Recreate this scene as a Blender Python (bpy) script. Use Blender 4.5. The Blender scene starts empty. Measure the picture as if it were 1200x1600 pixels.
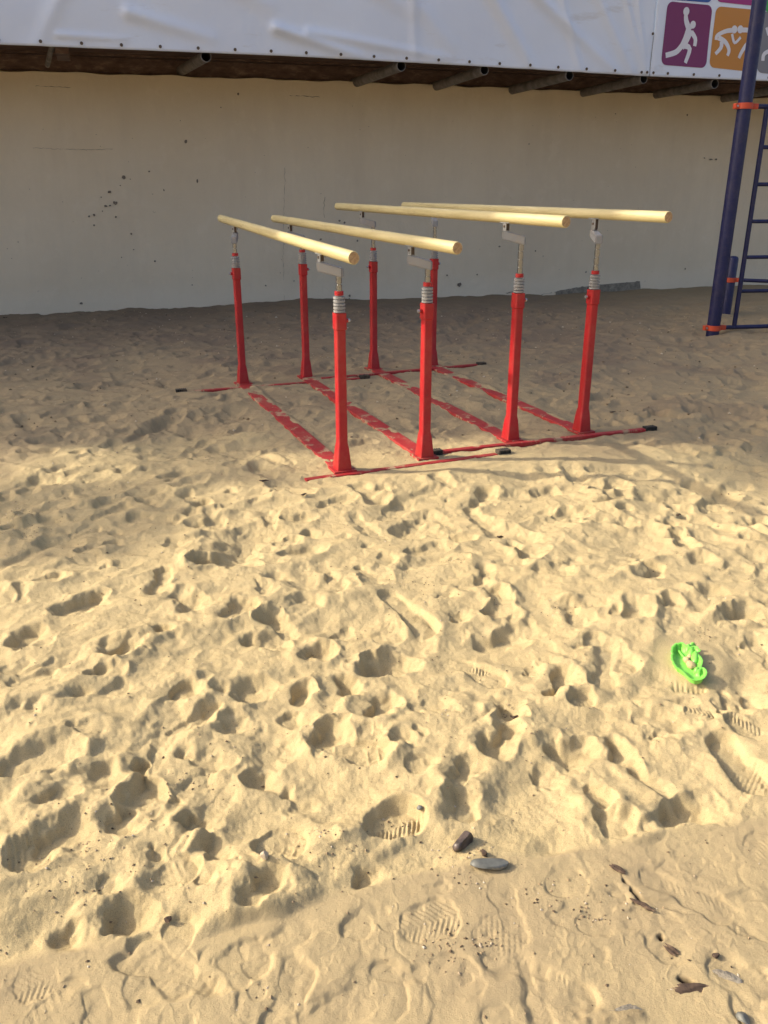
import bpy, bmesh, math, random
import numpy as np
from mathutils import Vector, Matrix
random.seed(7); rng = np.random.default_rng(11)
R = math.radians
SC = bpy.context.scene
COL = SC.collection
# ------------------------------------------------------------------ camera
F_PX, HC = 1294.0, 1.40
PITCH = math.atan(500 / F_PX)
cd = bpy.data.cameras.new('camera'); cam = bpy.data.objects.new('camera', cd); COL.objects.link(cam)
cd.sensor_fit = 'VERTICAL'; cd.sensor_height = 36; cd.lens = F_PX / 1600 * 36
cd.clip_start = 0.05; cd.clip_end = 1000
cam.location = (0, 0, HC); cam.rotation_euler = (math.pi / 2 - PITCH, 0, 0)
SC.camera = cam
# ------------------------------------------------------------------ light
SUN_EL, SUN_AZ = 31.0, 84.0          # height; compass-like angle to the left of the view direction
wd = bpy.data.worlds.new('World'); SC.world = wd; wd.use_nodes = True
wn = wd.node_tree; wn.nodes.clear()
sky = wn.nodes.new('ShaderNodeTexSky'); sky.sky_type = 'NISHITA'; sky.sun_disc = False
sky.sun_elevation = R(SUN_EL); sky.sun_rotation = R(-SUN_AZ)
sky.air_density = 0.8; sky.dust_density = 6.0; sky.ozone_density = 0.2
bg = wn.nodes.new('ShaderNodeBackground'); bg.inputs['Strength'].default_value = 0.15
wo = wn.nodes.new('ShaderNodeOutputWorld')
wn.links.new(sky.outputs[0], bg.inputs[0]); wn.links.new(bg.outputs[0], wo.inputs[0])
ld = bpy.data.lights.new('sun', 'SUN'); ld.energy = 3.05; ld.angle = R(0.55); ld.color = (1.0, 0.88, 0.68)
sun = bpy.data.objects.new('sun', ld); COL.objects.link(sun)
SD = Vector((-math.sin(R(SUN_AZ)) * math.cos(R(SUN_EL)), math.cos(R(SUN_AZ)) * math.cos(R(SUN_EL)), math.sin(R(SUN_EL))))
sun.rotation_euler = SD.to_track_quat('Z', 'Y').to_euler()
SC.view_settings.view_transform = 'Standard'; SC.view_settings.look = 'None'
SC.view_settings.gamma = 1.0; SC.view_settings.use_curve_mapping = False
SC.view_settings.exposure = 0.75
# ------------------------------------------------------------------ helpers
cP, sP = math.cos(PITCH), math.sin(PITCH)
def ray(x, y):
    u = (x - 600) / F_PX; v = (800 - y) / F_PX
    return Vector((u, cP + v * sP, -sP + v * cP))
def at(x, y, z=0.0):
    d = ray(x, y); return Vector((0, 0, HC)) + d * ((z - HC) / d.z)
def proj(p):
    dy = p[1] * cP + (HC - p[2]) * sP
    return 600 + F_PX * p[0] / dy, 800 - F_PX * (p[1] * sP - (HC - p[2]) * cP) / dy
def tag(o, label=None, cat=None, group=None, kind=None):
    if label: o['label'] = label
    if cat: o['category'] = cat
    if group: o['group'] = group
    if kind: o['kind'] = kind
    return o
def empty(name, loc, label, cat, group=None):
    o = bpy.data.objects.new(name, None); COL.objects.link(o); o.location = loc
    o.empty_display_size = 0.1
    return tag(o, label, cat, group)
def world_loc(o):
    v = Vector((0, 0, 0))
    while o is not None:
        v = v + o.location; o = o.parent
    return v
def finish(name, bm, mat, parent=None, smooth=False, loc=None):
    """bm holds world coordinates; loc = world origin wanted for the object."""
    pw = world_loc(parent) if parent else Vector((0, 0, 0))
    if loc is None: loc = pw
    loc = Vector(loc)
    bmesh.ops.translate(bm, verts=bm.verts, vec=-loc)
    me = bpy.data.meshes.new(name); bm.to_mesh(me); bm.free()
    if smooth:
        for p in me.polygons: p.use_smooth = True
        if smooth == 'auto':
            try: me.set_sharp_from_angle(angle=R(40))
            except Exception: pass
    for m in (mat if isinstance(mat, (list, tuple)) else [mat]): me.materials.append(m)
    o = bpy.data.objects.new(name, me); COL.objects.link(o)
    o.parent = parent; o.location = loc - pw
    return o
def frame(d):
    d = Vector(d).normalized()
    up = Vector((0, 0, 1)) if abs(d.z) < 0.95 else Vector((0, 1, 0))
    s = d.cross(up).normalized(); u = s.cross(d).normalized()
    return d, s, u
def tube(bm, pts, r, n=16, cap=True, sq=None):
    """tube through points; r = radius or list of radii; sq=(w,h) makes a rounded box section (per point allowed)"""
    pts = [Vector(p) for p in pts]; rings = []
    for i, p in enumerate(pts):
        a = pts[max(i - 1, 0)]; b = pts[min(i + 1, len(pts) - 1)]
        d, s, u = frame(b - a)
        ri = r[i] if isinstance(r, (list, tuple)) else r
        ring = []
        for k in range(n):
            t = 2 * math.pi * k / n
            ring.append(bm.verts.new(p + s * (ri * math.cos(t)) + u * (ri * math.sin(t))))
        rings.append(ring)
    for a, b in zip(rings, rings[1:]):
        for k in range(n): bm.faces.new((a[k], a[(k + 1) % n], b[(k + 1) % n], b[k]))
    if cap:
        bm.faces.new(rings[0][::-1]); bm.faces.new(rings[-1])
    return rings
def prism(bm, c, sx, sy, sz, rot=0.0, bevel=0.0, tilt=None):
    """box centred at c, turned rot about z"""
    M = Matrix.Translation(Vector(c)) @ Matrix.Rotation(rot, 4, 'Z')
    if tilt is not None: M = M @ tilt
    r = bmesh.ops.create_cube(bm, size=1.0, matrix=M @ Matrix.Diagonal((sx, sy, sz, 1)))
    if bevel:
        es = list({e for v in r['verts'] for e in v.link_edges})
        bmesh.ops.bevel(bm, geom=es, offset=bevel, segments=2, affect='EDGES', profile=0.6)
def ngon_rings(bm, secs, rot, n=8):
    """stack of rounded-rectangle sections (z, hw, hd, corner) around c; secs: list of (center, hw, hd, rc)"""
    rings = []
    for (c, hw, hd, rc) in secs:
        ring = []
        for qx, qy, a0 in ((1, 1, 0), (-1, 1, 90), (-1, -1, 180), (1, -1, 270)):
            for k in range(4):
                a = R(a0 + 30 * k)
                x = qx * (hw - rc) + rc * math.cos(a); y = qy * (hd - rc) + rc * math.sin(a)
                X = x * math.cos(rot) - y * math.sin(rot); Y = x * math.sin(rot) + y * math.cos(rot)
                ring.append(bm.verts.new((c[0] + X, c[1] + Y, c[2])))
        rings.append(ring)
    for a, b in zip(rings, rings[1:]):
        m = len(a)
        for k in range(m): bm.faces.new((a[k], a[(k + 1) % m], b[(k + 1) % m], b[k]))
    bm.faces.new(rings[0][::-1]); bm.faces.new(rings[-1])
# ------------------------------------------------------------------ materials
def mat(name, col, rough=0.6, metal=0.0, spec=0.5):
    m = bpy.data.materials.new(name); m.use_nodes = True
    b = m.node_tree.nodes['Principled BSDF']
    b.inputs['Base Color'].default_value = (*col, 1); b.inputs['Roughness'].default_value = rough
    b.inputs['Metallic'].default_value = metal; b.inputs['Specular IOR Level'].default_value = spec
    return m, m.node_tree, b
def tc(nt, out='Object', scale=(1, 1, 1)):
    t = nt.nodes.new('ShaderNodeTexCoord'); mp = nt.nodes.new('ShaderNodeMapping'); mp.inputs['Scale'].default_value = scale
    nt.links.new(t.outputs[out], mp.inputs[0]); return mp.outputs[0]
def noise(nt, vec, scale, detail=4, rough=0.55, dist=0.0):
    n = nt.nodes.new('ShaderNodeTexNoise'); n.inputs['Scale'].default_value = scale; n.inputs['Detail'].default_value = detail
    n.inputs['Roughness'].default_value = rough; n.inputs['Distortion'].default_value = dist
    nt.links.new(vec, n.inputs['Vector']); return n.outputs['Fac']
def ramp(nt, fac, stops):
    r = nt.nodes.new('ShaderNodeValToRGB'); e = r.color_ramp.elements
    while len(e) < len(stops): e.new(0.5)
    for i, (p, c) in enumerate(stops):
        e[i].position = p; e[i].color = (*c, 1) if len(c) == 3 else c
    nt.links.new(fac, r.inputs[0]); return r.outputs[0]
def mix(nt, fac, a, b, mode='MIX'):
    m = nt.nodes.new('ShaderNodeMix'); m.data_type = 'RGBA'; m.blend_type = mode
    for s, v in ((m.inputs[0], fac), (m.inputs[6], a), (m.inputs[7], b)):
        if isinstance(v, (int, float)): s.default_value = v
        elif isinstance(v, tuple): s.default_value = (*v, 1)
        else: nt.links.new(v, s)
    return m.outputs[2]
def math_n(nt, op, a, b=0.0):
    m = nt.nodes.new('ShaderNodeMath'); m.operation = op
    for s, v in ((m.inputs[0], a), (m.inputs[1], b)):
        if isinstance(v, (int, float)): s.default_value = v
        else: nt.links.new(v, s)
    return m.outputs[0]
def bump(nt, b, h, strength=0.3, dist=0.01, prev=None):
    n = nt.nodes.new('ShaderNodeBump'); n.inputs['Strength'].default_value = strength; n.inputs['Distance'].default_value = dist
    nt.links.new(h, n.inputs['Height'])
    if prev is not None: nt.links.new(prev, n.inputs['Normal'])
    nt.links.new(n.outputs[0], b.inputs['Normal']); return n.outputs[0]

SANDC = (0.50, 0.39, 0.205)
def sand_material():
    m, nt, b = mat('sand', SANDC, 0.95, 0, 0.15)
    v = tc(nt)
    big = noise(nt, v, 1.3, 5, 0.6)
    c = ramp(nt, big, [(0.3, (0.485, 0.388, 0.214)), (0.7, (0.525, 0.425, 0.242))])
    mid = noise(nt, v, 16, 5, 0.65)
    c = mix(nt, 0.5, c, ramp(nt, mid, [(0.3, (0.45, 0.355, 0.195)), (0.72, (0.565, 0.46, 0.265))]))
    g = noise(nt, v, 420, 3, 0.8)
    c = mix(nt, 0.75, c, ramp(nt, g, [(0.32, (0.50, 0.46, 0.40)), (0.46, (0.95, 0.95, 0.95)), (0.68, (1.2, 1.18, 1.14))]), 'MULTIPLY')
    sp = noise(nt, v, 130, 2, 0.5)
    c = mix(nt, ramp(nt, sp, [(0.735, (0, 0, 0)), (0.78, (0.7, 0.7, 0.7))]), c, (0.14, 0.10, 0.065))
    at_ = nt.nodes.new('ShaderNodeAttribute'); at_.attribute_name = 'dirt_shade'
    ch = nt.nodes.new('ShaderNodeSeparateColor'); nt.links.new(at_.outputs['Color'], ch.inputs[0])
    c = mix(nt, ch.outputs[0], c, (0.215, 0.165, 0.115))      # soil-mixed sand by the wall, and shade painted darker from the bars back
    c = mix(nt, ch.outputs[1], c, (0.385, 0.305, 0.182))     # packed sand on the slab, a darker tan
    c = mix(nt, ch.outputs[2], c, (0.045, 0.032, 0.024))   # dark grit in cracks
    nt.links.new(c, b.inputs['Base Color'])
    h1 = noise(nt, v, 70, 6, 0.75); h2 = noise(nt, v, 380, 3, 0.8)
    p = bump(nt, b, h1, 0.5, 0.007); bump(nt, b, h2, 0.6, 0.003, p)
    return m
M = {}
M['sand'] = sand_material()
def painted(name, col, rough, wear=None, scale=30, dust=0.5):
    m, nt, b = mat(name, col, rough)
    v = tc(nt); n = noise(nt, v, scale, 6, 0.7)
    c = mix(nt, ramp(nt, noise(nt, v, 3.5, 4), [(0.3, (0, 0, 0)), (0.7, (1, 1, 1))]), tuple(x * 0.82 for x in col), tuple(min(1, x * 1.12) for x in col))
    if wear: c = mix(nt, ramp(nt, n, [(0.55 if scale < 10 else 0.66, (0, 0, 0)), (0.60 if scale < 10 else .70, (0.9, 0.9, 0.9))]), c, wear)
    # dust: sand-coloured film
    c = mix(nt, ramp(nt, noise(nt, v, 11, 7, 0.75), [(0.45, (0, 0, 0)), (0.85, (dust,) * 3)]), c, (0.40, 0.28, 0.17))
    nt.links.new(c, b.inputs['Base Color'])
    nt.links.new(ramp(nt, n, [(0.3, (rough - .08,) * 3), (0.7, (rough + .2,) * 3)]), b.inputs['Roughness'])
    bump(nt, b, noise(nt, v, 70, 3), 0.12, 0.003)
    return m
M['red'] = painted('red_paint', (0.40, 0.006, 0.012), 0.38, (0.20, 0.02, 0.018), 45, dust=0.16)
M['red_dusty'] = painted('dusty_red_paint', (0.34, 0.012, 0.016), 0.55, (0.42, 0.30, 0.18), 9, dust=0.35)
M['navy'] = painted('navy_paint', (0.008, 0.011, 0.070), 0.42, dust=0.10)
M['orange'] = painted('orange_red_paint', (0.62, 0.075, 0.025), 0.5, dust=0.2)
M['grey_metal'] = painted('grey_cast_metal', (0.27, 0.28, 0.295), 0.45)
M['dark_metal'] = painted('dark_rusty_metal', (0.075, 0.055, 0.045), 0.7)
M['rubber'] = painted('black_rubber', (0.018, 0.019, 0.018), 0.7)
m, nt, b = mat('chrome_scale_tube', (0.33, 0.335, 0.34), 0.24, 1.0); M['chrome'] = m
m, nt, b = mat('clear_zinc', (0.45, 0.46, 0.47), 0.4, 0.8)
bump(nt, b, noise(nt, tc(nt), 40, 3), 0.1, 0.002); M['zinc'] = m
# wood rail
m, nt, b = mat('varnished_wood', (0.7, 0.55, 0.25), 0.55)
v = tc(nt, 'Object', (1.2, 26, 26))
c = ramp(nt, noise(nt, v, 2.2, 6, 0.6, 0.6), [(0.25, (0.44, 0.37, 0.18)), (0.5, (0.54, 0.465, 0.24)), (0.75, (0.62, 0.55, 0.31))])
c = mix(nt, ramp(nt, noise(nt, tc(nt, 'Object', (1, 1.5, 1.5)), 3.0, 7, .7), [(0.5, (0, 0, 0)), (0.75, (.45, .45, .45))]), c, (0.33, 0.26, 0.14))
c = mix(nt, ramp(nt, noise(nt, tc(nt, 'Object', (4, 90, 90)), 2.0, 3, .6), [(0.62, (0, 0, 0)), (0.72, (.5, .5, .5))]), c, (0.26, 0.18, 0.08))
nt.links.new(c, b.inputs['Base Color']); bump(nt, b, noise(nt, v, 5, 4), 0.15, 0.002); M['wood'] = m
m, nt, b = mat('end_grain', (0.42, 0.27, 0.12), 0.7)
c = ramp(nt, noise(nt, tc(nt, 'Object', (1, 1, 1)), 90, 4), [(0.3, (0.30, 0.18, 0.09)), (0.7, (0.52, 0.35, 0.18))])
nt.links.new(c, b.inputs['Base Color']); M['endgrain'] = m
# wall
m, nt, b = mat('cream_render', (0.70, 0.62, 0.49), 0.9, 0, 0.2)
v = tc(nt)
c = ramp(nt, noise(nt, v, 0.6, 6, 0.6), [(0.3, (0.71, 0.61, 0.45)), (0.7, (0.79, 0.69, 0.52))])
vs = tc(nt, 'Object', (1.5, 1.5, 0.25))
c = mix(nt, ramp(nt, noise(nt, vs, 1.4, 6, 0.7), [(0.45, (0, 0, 0)), (0.75, (0.4, 0.4, 0.4))]), c, (0.62, 0.53, 0.40))
c = mix(nt, ramp(nt, noise(nt, v, 3.3, 8, 0.75), [(0.55, (0, 0, 0)), (0.62, (0.22, 0.22, 0.22))]), c, (0.82, 0.73, 0.58))
c = mix(nt, ramp(nt, noise(nt, v, 17, 5, 0.7), [(0.70, (0, 0, 0)), (0.76, (0.5, 0.5, 0.5))]), c, (0.40, 0.33, 0.26))
sx = nt.nodes.new('ShaderNodeSeparateXYZ'); nt.links.new(v, sx.inputs[0])
hz = math_n(nt, 'ADD', sx.outputs[2], math_n(nt, 'MULTIPLY', noise(nt, v, 2.5, 6, 0.7), 0.35))
c = mix(nt, ramp(nt, hz, [(0.30, (0.55, 0.55, 0.55)), (0.52, (0, 0, 0))]), c, (0.80, 0.71, 0.56))
nt.links.new(c, b.inputs['Base Color'])
p = bump(nt, b, noise(nt, v, 6, 8, 0.65), 0.5, 0.03); bump(nt, b, noise(nt, v, 60, 4, 0.7), 0.3, 0.006, p); M['wall'] = m
m, nt, b = mat('chipped_plaster', (0.17, 0.14, 0.11), 0.95)
c = ramp(nt, noise(nt, tc(nt), 40, 5), [(0.3, (0.10, 0.085, 0.07)), (0.7, (0.27, 0.235, 0.19))]); nt.links.new(c, b.inputs['Base Color']); M['chip'] = m
m, nt, b = mat('grey_concrete', (0.23, 0.225, 0.20), 0.95)
v = tc(nt); c = ramp(nt, noise(nt, v, 14, 8, 0.75), [(0.3, (0.12, 0.10, 0.08)), (0.5, (0.25, 0.225, 0.18)), (0.7, (0.42, 0.37, 0.29))]); nt.links.new(c, b.inputs['Base Color'])
bump(nt, b, noise(nt, v, 30, 5), 0.8, 0.02); M['concrete'] = m
# banner vinyl
m, nt, b = mat('white_vinyl', (0.74, 0.78, 0.86), 0.42)
v = tc(nt)
c = ramp(nt, noise(nt, v, 0.9, 7, 0.7), [(0.35, (0.74, 0.80, 0.92)), (0.7, (0.78, 0.84, 0.94))])
c = mix(nt, ramp(nt, noise(nt, tc(nt, 'Object', (0.7, 0.7, 3.0)), 1.7, 7, 0.7), [(0.58, (0, 0, 0)), (0.72, (0.5, 0.5, 0.5))]), c, (0.52, 0.50, 0.49))
nt.links.new(c, b.inputs['Base Color']); bump(nt, b, noise(nt, v, 9, 4), 0.15, 0.02); M['vinyl'] = m
def flat(name, col, rough=0.5): M[name] = mat(name, col, rough)[0]
flat('print_purple', (0.20, 0.030, 0.13)); flat('print_orange', (0.56, 0.24, 0.045)); flat('print_grey', (0.22, 0.22, 0.25))
flat('print_blue', (0.03, 0.10, 0.38)); flat('print_green', (0.06, 0.40, 0.08)); flat('print_magenta', (0.36, 0.03, 0.20)); flat('print_white', (0.74, 0.74, 0.80))
# timber boards under the deck
m, nt, b = mat('old_deck_board', (0.10, 0.055, 0.04), 0.85)
v = tc(nt, 'Object', (1, 12, 12)); c = ramp(nt, noise(nt, v, 1.5, 7, 0.7), [(0.3, (0.07, 0.04, 0.032)), (0.55, (0.15, 0.095, 0.075)), (0.75, (0.30, 0.22, 0.17))]); nt.links.new(c, b.inputs['Base Color']); M['board'] = m
m, nt, b = mat('weathered_pipe', (0.13, 0.12, 0.11), 0.75)
c = ramp(nt, noise(nt, tc(nt), 12, 6), [(0.3, (0.13, 0.115, 0.10)), (0.7, (0.26, 0.235, 0.21))]); nt.links.new(c, b.inputs['Base Color']); M['pipe'] = m
flat('pipe_inside', (0.02, 0.018, 0.016), 0.9)
# toy plastic
m, nt, b = mat('green_plastic', (0.20, 0.60, 0.09), 0.38); b.inputs['Subsurface Weight'].default_value = 0.15
b.inputs['Subsurface Radius'].default_value = (0.01, 0.02, 0.005); M['green'] = m
m, nt, b = mat('dark_stone', (0.07, 0.06, 0.055), 0.4)
c = ramp(nt, noise(nt, tc(nt), 35, 5), [(0.35, (0.035, 0.028, 0.026)), (0.6, (0.12, 0.09, 0.08)), (0.8, (0.3, 0.25, 0.2))]); nt.links.new(c, b.inputs['Base Color']); M['stone_dark'] = m
m, nt, b = mat('grey_stone', (0.13, 0.135, 0.12), 0.5)
c = ramp(nt, noise(nt, tc(nt), 28, 5), [(0.35, (0.09, 0.095, 0.09)), (0.6, (0.16, 0.165, 0.15)), (0.72, (0.40, 0.34, 0.24))]); nt.links.new(c, b.inputs['Base Color']); M['stone_grey'] = m
m, nt, b = mat('crumb', (0.2, 0.15, 0.1), 0.9)
oi = nt.nodes.new('ShaderNodeNewGeometry')
c = ramp(nt, oi.outputs['Random Per Island'], [(0.0, (0.07, 0.05, 0.033)), (0.3, (0.18, 0.13, 0.08)), (0.7, (0.36, 0.27, 0.16)), (1.0, (0.55, 0.48, 0.38))]); nt.links.new(c, b.inputs['Base Color']); M['crumb'] = m
m, nt, b = mat('rotten_wood', (0.09, 0.06, 0.045), 0.9)
c = ramp(nt, noise(nt, tc(nt), 70, 5), [(0.3, (0.03, 0.02, 0.016)), (0.6, (0.10, 0.065, 0.045)), (0.75, (0.3, 0.22, 0.14))]); nt.links.new(c, b.inputs['Base Color']); M['rotten'] = m

# ------------------------------------------------------------------ positions of the two parallel bars
nearA = [at(535, 736), at(663, 716)]; farA = [at(380, 601), at(479, 591)]
nearB = [at(797, 689), at(908, 676)]; farB = [at(584, 578), at(675, 573)]
beams = list(zip(nearA, farA)) + list(zip(nearB, farB))
cross = [(at(477, 751), at(776, 711)), (at(292, 613), at(562, 592)), (at(690, 709), at(1006, 674)), (at(502, 594), at(745, 572))]
toy_c = at(1078, 1030)

# ------------------------------------------------------------------ wall frame
W0 = Vector((-4.69, 10.31, 0)); Wd = Vector((0.950, 0.312, 0)).normalized(); Wn = Vector((Wd.y, -Wd.x, 0))
def wpt(s, off, z): return W0 + Wd * s + Wn * off + Vector((0, 0, z))
def wall_at(x, y, off=0.0):
    d = ray(x, y); o = Vector((0, 0, HC)); p0 = W0 + Wn * off
    t = (p0 - o).dot(Wn) / d.dot(Wn); p = o + d * t
    return (p - W0).dot(Wd), p.z

# ------------------------------------------------------------------ sand
class VN:                                    # smooth value noise on a periodic table
    def __init__(s, seed): s.t = np.random.default_rng(seed).random((256, 256)) * 2 - 1
    def __call__(s, x, y):
        xi = np.floor(x).astype(int); yi = np.floor(y).astype(int); fx = x - xi; fy = y - yi
        fx = fx * fx * fx * (fx * (fx * 6 - 15) + 10); fy = fy * fy * fy * (fy * (fy * 6 - 15) + 10)
        a = s.t[xi & 255, yi & 255]; b = s.t[(xi + 1) & 255, yi & 255]; c = s.t[xi & 255, (yi + 1) & 255]; d = s.t[(xi + 1) & 255, (yi + 1) & 255]
        return (a * (1 - fx) + b * fx) * (1 - fy) + (c * (1 - fx) + d * fx) * fy
vn = [VN(i) for i in range(8)]
def fbm(x, y, lam, oct=4, k=0, g=0.5):
    o = 0; a = 1.0; f = 1 / lam
    for i in range(oct):
        v = vn[(k + i) % 8]; ca, sa = math.cos(0.7 * i + k), math.sin(0.7 * i + k)
        o = o + a * v((x * ca - y * sa) * f + 31.7 * i, (x * sa + y * ca) * f + 11.3 * i); a *= g; f *= 2.03
    return o
def sstep(a, b, x):
    t = np.clip((x - a) / (b - a), 0, 1); return t * t * (3 - 2 * t)
# grid: fine where the photograph looks, coarse around and beyond
th_f = np.linspace(R(-35), R(35), 985)
th_c = np.concatenate([np.linspace(R(35), R(90), 60)[1:], np.linspace(R(90), R(270), 50)[1:], np.linspace(R(270), R(325), 60)[1:-1]])
TH = np.concatenate([th_f, th_c]); NT = len(TH)
r_f = np.exp(np.linspace(math.log(0.86), math.log(13.5), 1080))
RR = np.concatenate([[0.25, 0.5, 0.68, 0.78], r_f, np.exp(np.linspace(math.log(13.5), math.log(400), 40))[1:]]); NR = len(RR)
X = (RR[:, None] * np.sin(TH)[None, :]); Y = (RR[:, None] * np.cos(TH)[None, :])
dist = RR[:, None] + 0 * X
# edge of the packed strip in front
ex = np.array([at(q[0], q[1]).x for q in ((-700, 1660), (0, 1495), (200, 1467), (390, 1432), (560, 1390), (750, 1347), (960, 1318), (1200, 1272), (2000, 1120))])
ey = np.array([at(q[0], q[1]).y for q in ((-700, 1660), (0, 1495), (200, 1467), (390, 1432), (560, 1390), (750, 1347), (960, 1318), (1200, 1272), (2000, 1120))])
edge = np.interp(X, ex, ey) + 0.025 * fbm(X, Y, 0.22, 3, 3)
strip = 1 - sstep(-0.01, 0.035, Y - edge)                # 1 on the packed strip
strip *= (np.abs(TH[None, :]) < 4) * 1.0
_u = X * 0.80 + Y * 0.60; _v = -X * 0.60 + Y * 0.80
Hh = 0.018 * fbm(X, Y, 1.1, 3, 0) + 0.017 * fbm(_u * 0.42, _v, 0.30, 4, 2, 0.42) + 0.003 * fbm(X, Y, 0.15, 3, 6)
_wx = X + 0.05 * fbm(X, Y, .3, 3, 1); _wy = Y + 0.05 * fbm(X, Y, .3, 3, 5)
_uu = _wx * 0.80 + _wy * 0.60; _vv = -_wx * 0.60 + _wy * 0.80
Hh += 0.021 * (0.4 - np.abs(fbm(_uu * .55, _vv, 0.34, 2, 3))) + 0.008 * (0.4 - np.abs(fbm(_wx, _wy, 0.17, 2, 7)))
# bars area: calmer sand
def segd(px, py, a, b):
    vx, vy = b[0] - a[0], b[1] - a[1]; L = vx * vx + vy * vy
    t = np.clip(((px - a[0]) * vx + (py - a[1]) * vy) / L, 0, 1)
    qx = px - a[0] - t * vx; qy = py - a[1] - t * vy
    side = np.sign(vx * (py - a[1]) - vy * (px - a[0]))
    return np.hypot(qx, qy), t, side
def sl(cx, cy, rad):
    """index ranges of the grid that cover a disc"""
    r0 = math.hypot(cx, cy); a = math.atan2(cx, cy)
    i0 = np.searchsorted(RR, max(r0 - rad, 0.1)); i1 = np.searchsorted(RR, r0 + rad) + 1
    da = rad / max(r0, rad * 1.01)
    j0 = np.searchsorted(th_f, a - da); j1 = np.searchsorted(th_f, a + da) + 1
    return slice(i0, i1), slice(j0, min(j1, len(th_f)))
def hsample(cx, cy):
    i = min(np.searchsorted(RR, math.hypot(cx, cy)), NR - 1); j = min(np.searchsorted(th_f, math.atan2(cx, cy)), len(th_f) - 1)
    return Hh[i, j]
def stamp(cx, cy, ang, L, w, depth, slope, rim=0.4, tread=0, toe=1.0, kick=0.0, base=None, wob=0.010, tamp=1.0, sharp=0.012, steep=0.0, sdir=math.pi):
    """one print: tapered capsule pit with walls at the slope given and a pushed-up rim"""
    rad = L * 0.5 + w + depth / (slope * (1 - steep)) + 0.09
    si, sj = sl(cx, cy, rad); x = X[si, sj]; y = Y[si, sj]
    if x.size == 0: return
    h = Hh[si, sj]
    ca, sa = math.cos(ang), math.sin(ang)
    u = (x - cx) * ca + (y - cy) * sa; v = -(x - cx) * sa + (y - cy) * ca
    v = v + 0.12 * (u * u) / max(L, 0.05) * math.copysign(1, math.sin(cx * 91))
    hl = max(L * 0.5 - w, 0.001); t = np.clip((u + hl) / (2 * hl), 0, 1)
    rr = w * (0.80 + 0.2 * t - 0.22 * np.exp(-((t - 0.42) / 0.2) ** 2) * (1 if L > 3 * w else 0))
    k = int(abs(cx * 13 + cy * 7)) % 6
    d = np.hypot(u - (-hl + 2 * hl * t), v) - rr + wob * fbm(x, y, 0.06, 3, k)
    hb = hsample(cx, cy) if base is None else base
    fl = hb - depth * (0.75 + 0.25 * toe * (u / max(L, .05) + 0.5)) + 0.0035 * fbm(x, y, 0.05, 3, k + 1)
    tw = tamp * sstep(-.35, .35, fbm(x, y, 0.07, 3, k + 3)) if tread else 0
    if tread == 1:   # chevron sole
        fl = fl + tw * 0.0026 * np.sin((u + np.abs(v) * 0.7) * 2 * math.pi / 0.0125) * (np.abs(v) < rr * 0.85)
    elif tread == 2: # cross bars
        fl = fl + tw * 0.0028 * sstep(-.3, .6, np.sin(u * 2 * math.pi / 0.015))
    elif tread == 3: # diamond grid
        fl = fl + tw * 0.0036 * np.maximum(np.exp(-(((u + v * 0.6) % 0.034 - 0.017) / 0.0045) ** 2), np.exp(-(((u - v * 0.9) % 0.034 - 0.017) / 0.0045) ** 2))
    elif tread == 4: # round studs
        fl = fl - tw * 0.0030 * sstep(.1, .5, np.sin(u * 2 * math.pi / 0.016) * np.sin(v * 2 * math.pi / 0.016))
    ph = np.arctan2(y - cy, x - cx)
    asym = 1 + steep * np.cos(ph - sdir)
    cone = fl + np.maximum(0, d + sharp) * slope * asym * (1 + 0.35 * fbm(x, y, 0.12, 2, k + 2))
    # pushed sand
    ph = np.arctan2(v, u)
    rimv = rim * depth * np.exp(-((d - 0.028) / 0.028) ** 2) * (0.62 + 0.38 * np.cos(ph - kick) + 0.3 * fbm(x, y, 0.09, 2, k))
    hn = h + np.maximum(rimv, 0)
    kk = 0.0035
    e = np.clip(0.5 + 0.5 * (hn - cone) / kk, 0, 1)
    mn = hn * (1 - e) + cone * e - kk * e * (1 - e)
    fade = 1 - sstep(rad - 0.04, rad, np.hypot(u, v))
    Hh[si, sj] = h * (1 - fade) + mn * fade
frame_pts = nearA + farA + nearB + farB
def keep(x, y):
    for a, b in beams:
        vx, vy = b.x - a.x, b.y - a.y; t = max(0, min(1, ((x - a.x) * vx + (y - a.y) * vy) / (vx * vx + vy * vy)))
        if math.hypot(x - a.x - t * vx, y - a.y - t * vy) < 0.16: return False
    for a, b in cross:
        vx, vy = b.x - a.x, b.y - a.y; t = max(0, min(1, ((x - a.x) * vx + (y - a.y) * vy) / (vx * vx + vy * vy)))
        if math.hypot(x - a.x - t * vx, y - a.y - t * vy) < 0.15: return False
    return True
rnd = random.Random(5)
# 1. old trampling everywhere
def scatter(n, y0, y1, dmin, dmax, smin, smax, rim=0.5, Ls=(0.12, 0.3), ws=(0.03, 0.05)):
    for _ in range(n):
        y = y0 + (y1 - y0) * rnd.random() ** 0.8; x = rnd.uniform(-1, 1) * (0.66 * y + 0.25)
        if y < np.interp(x, ex, ey) + 0.05: continue
        if not keep(x, y): continue
        stamp(x, y, rnd.gauss(0.75, 0.8) if rnd.random() < .6 else rnd.uniform(0, 6.28), rnd.uniform(*Ls), rnd.uniform(*ws), rnd.uniform(dmin, dmax), rnd.uniform(smin, smax), rim=rim * rnd.uniform(.5, 1.3), kick=rnd.uniform(-3, 3), sharp=.015, steep=0.35, sdir=rnd.uniform(2.0, 4.2))
scatter(1500, 5.0, 11.0, 0.006, 0.018, 0.35, 0.7, 0.4, (0.12, 0.34), (0.035, 0.07))
scatter(330, 3.2, 5.4, 0.008, 0.024, 0.4, 0.9, 0.4)
scatter(130, 1.2, 3.9, 0.006, 0.018, 0.35, 0.8, 0.45)
scatter(70, 1.2, 4.6, 0.005, 0.013, 0.6, 1.2, 0.4, (0.04, 0.10), (0.012, 0.03))
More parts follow.
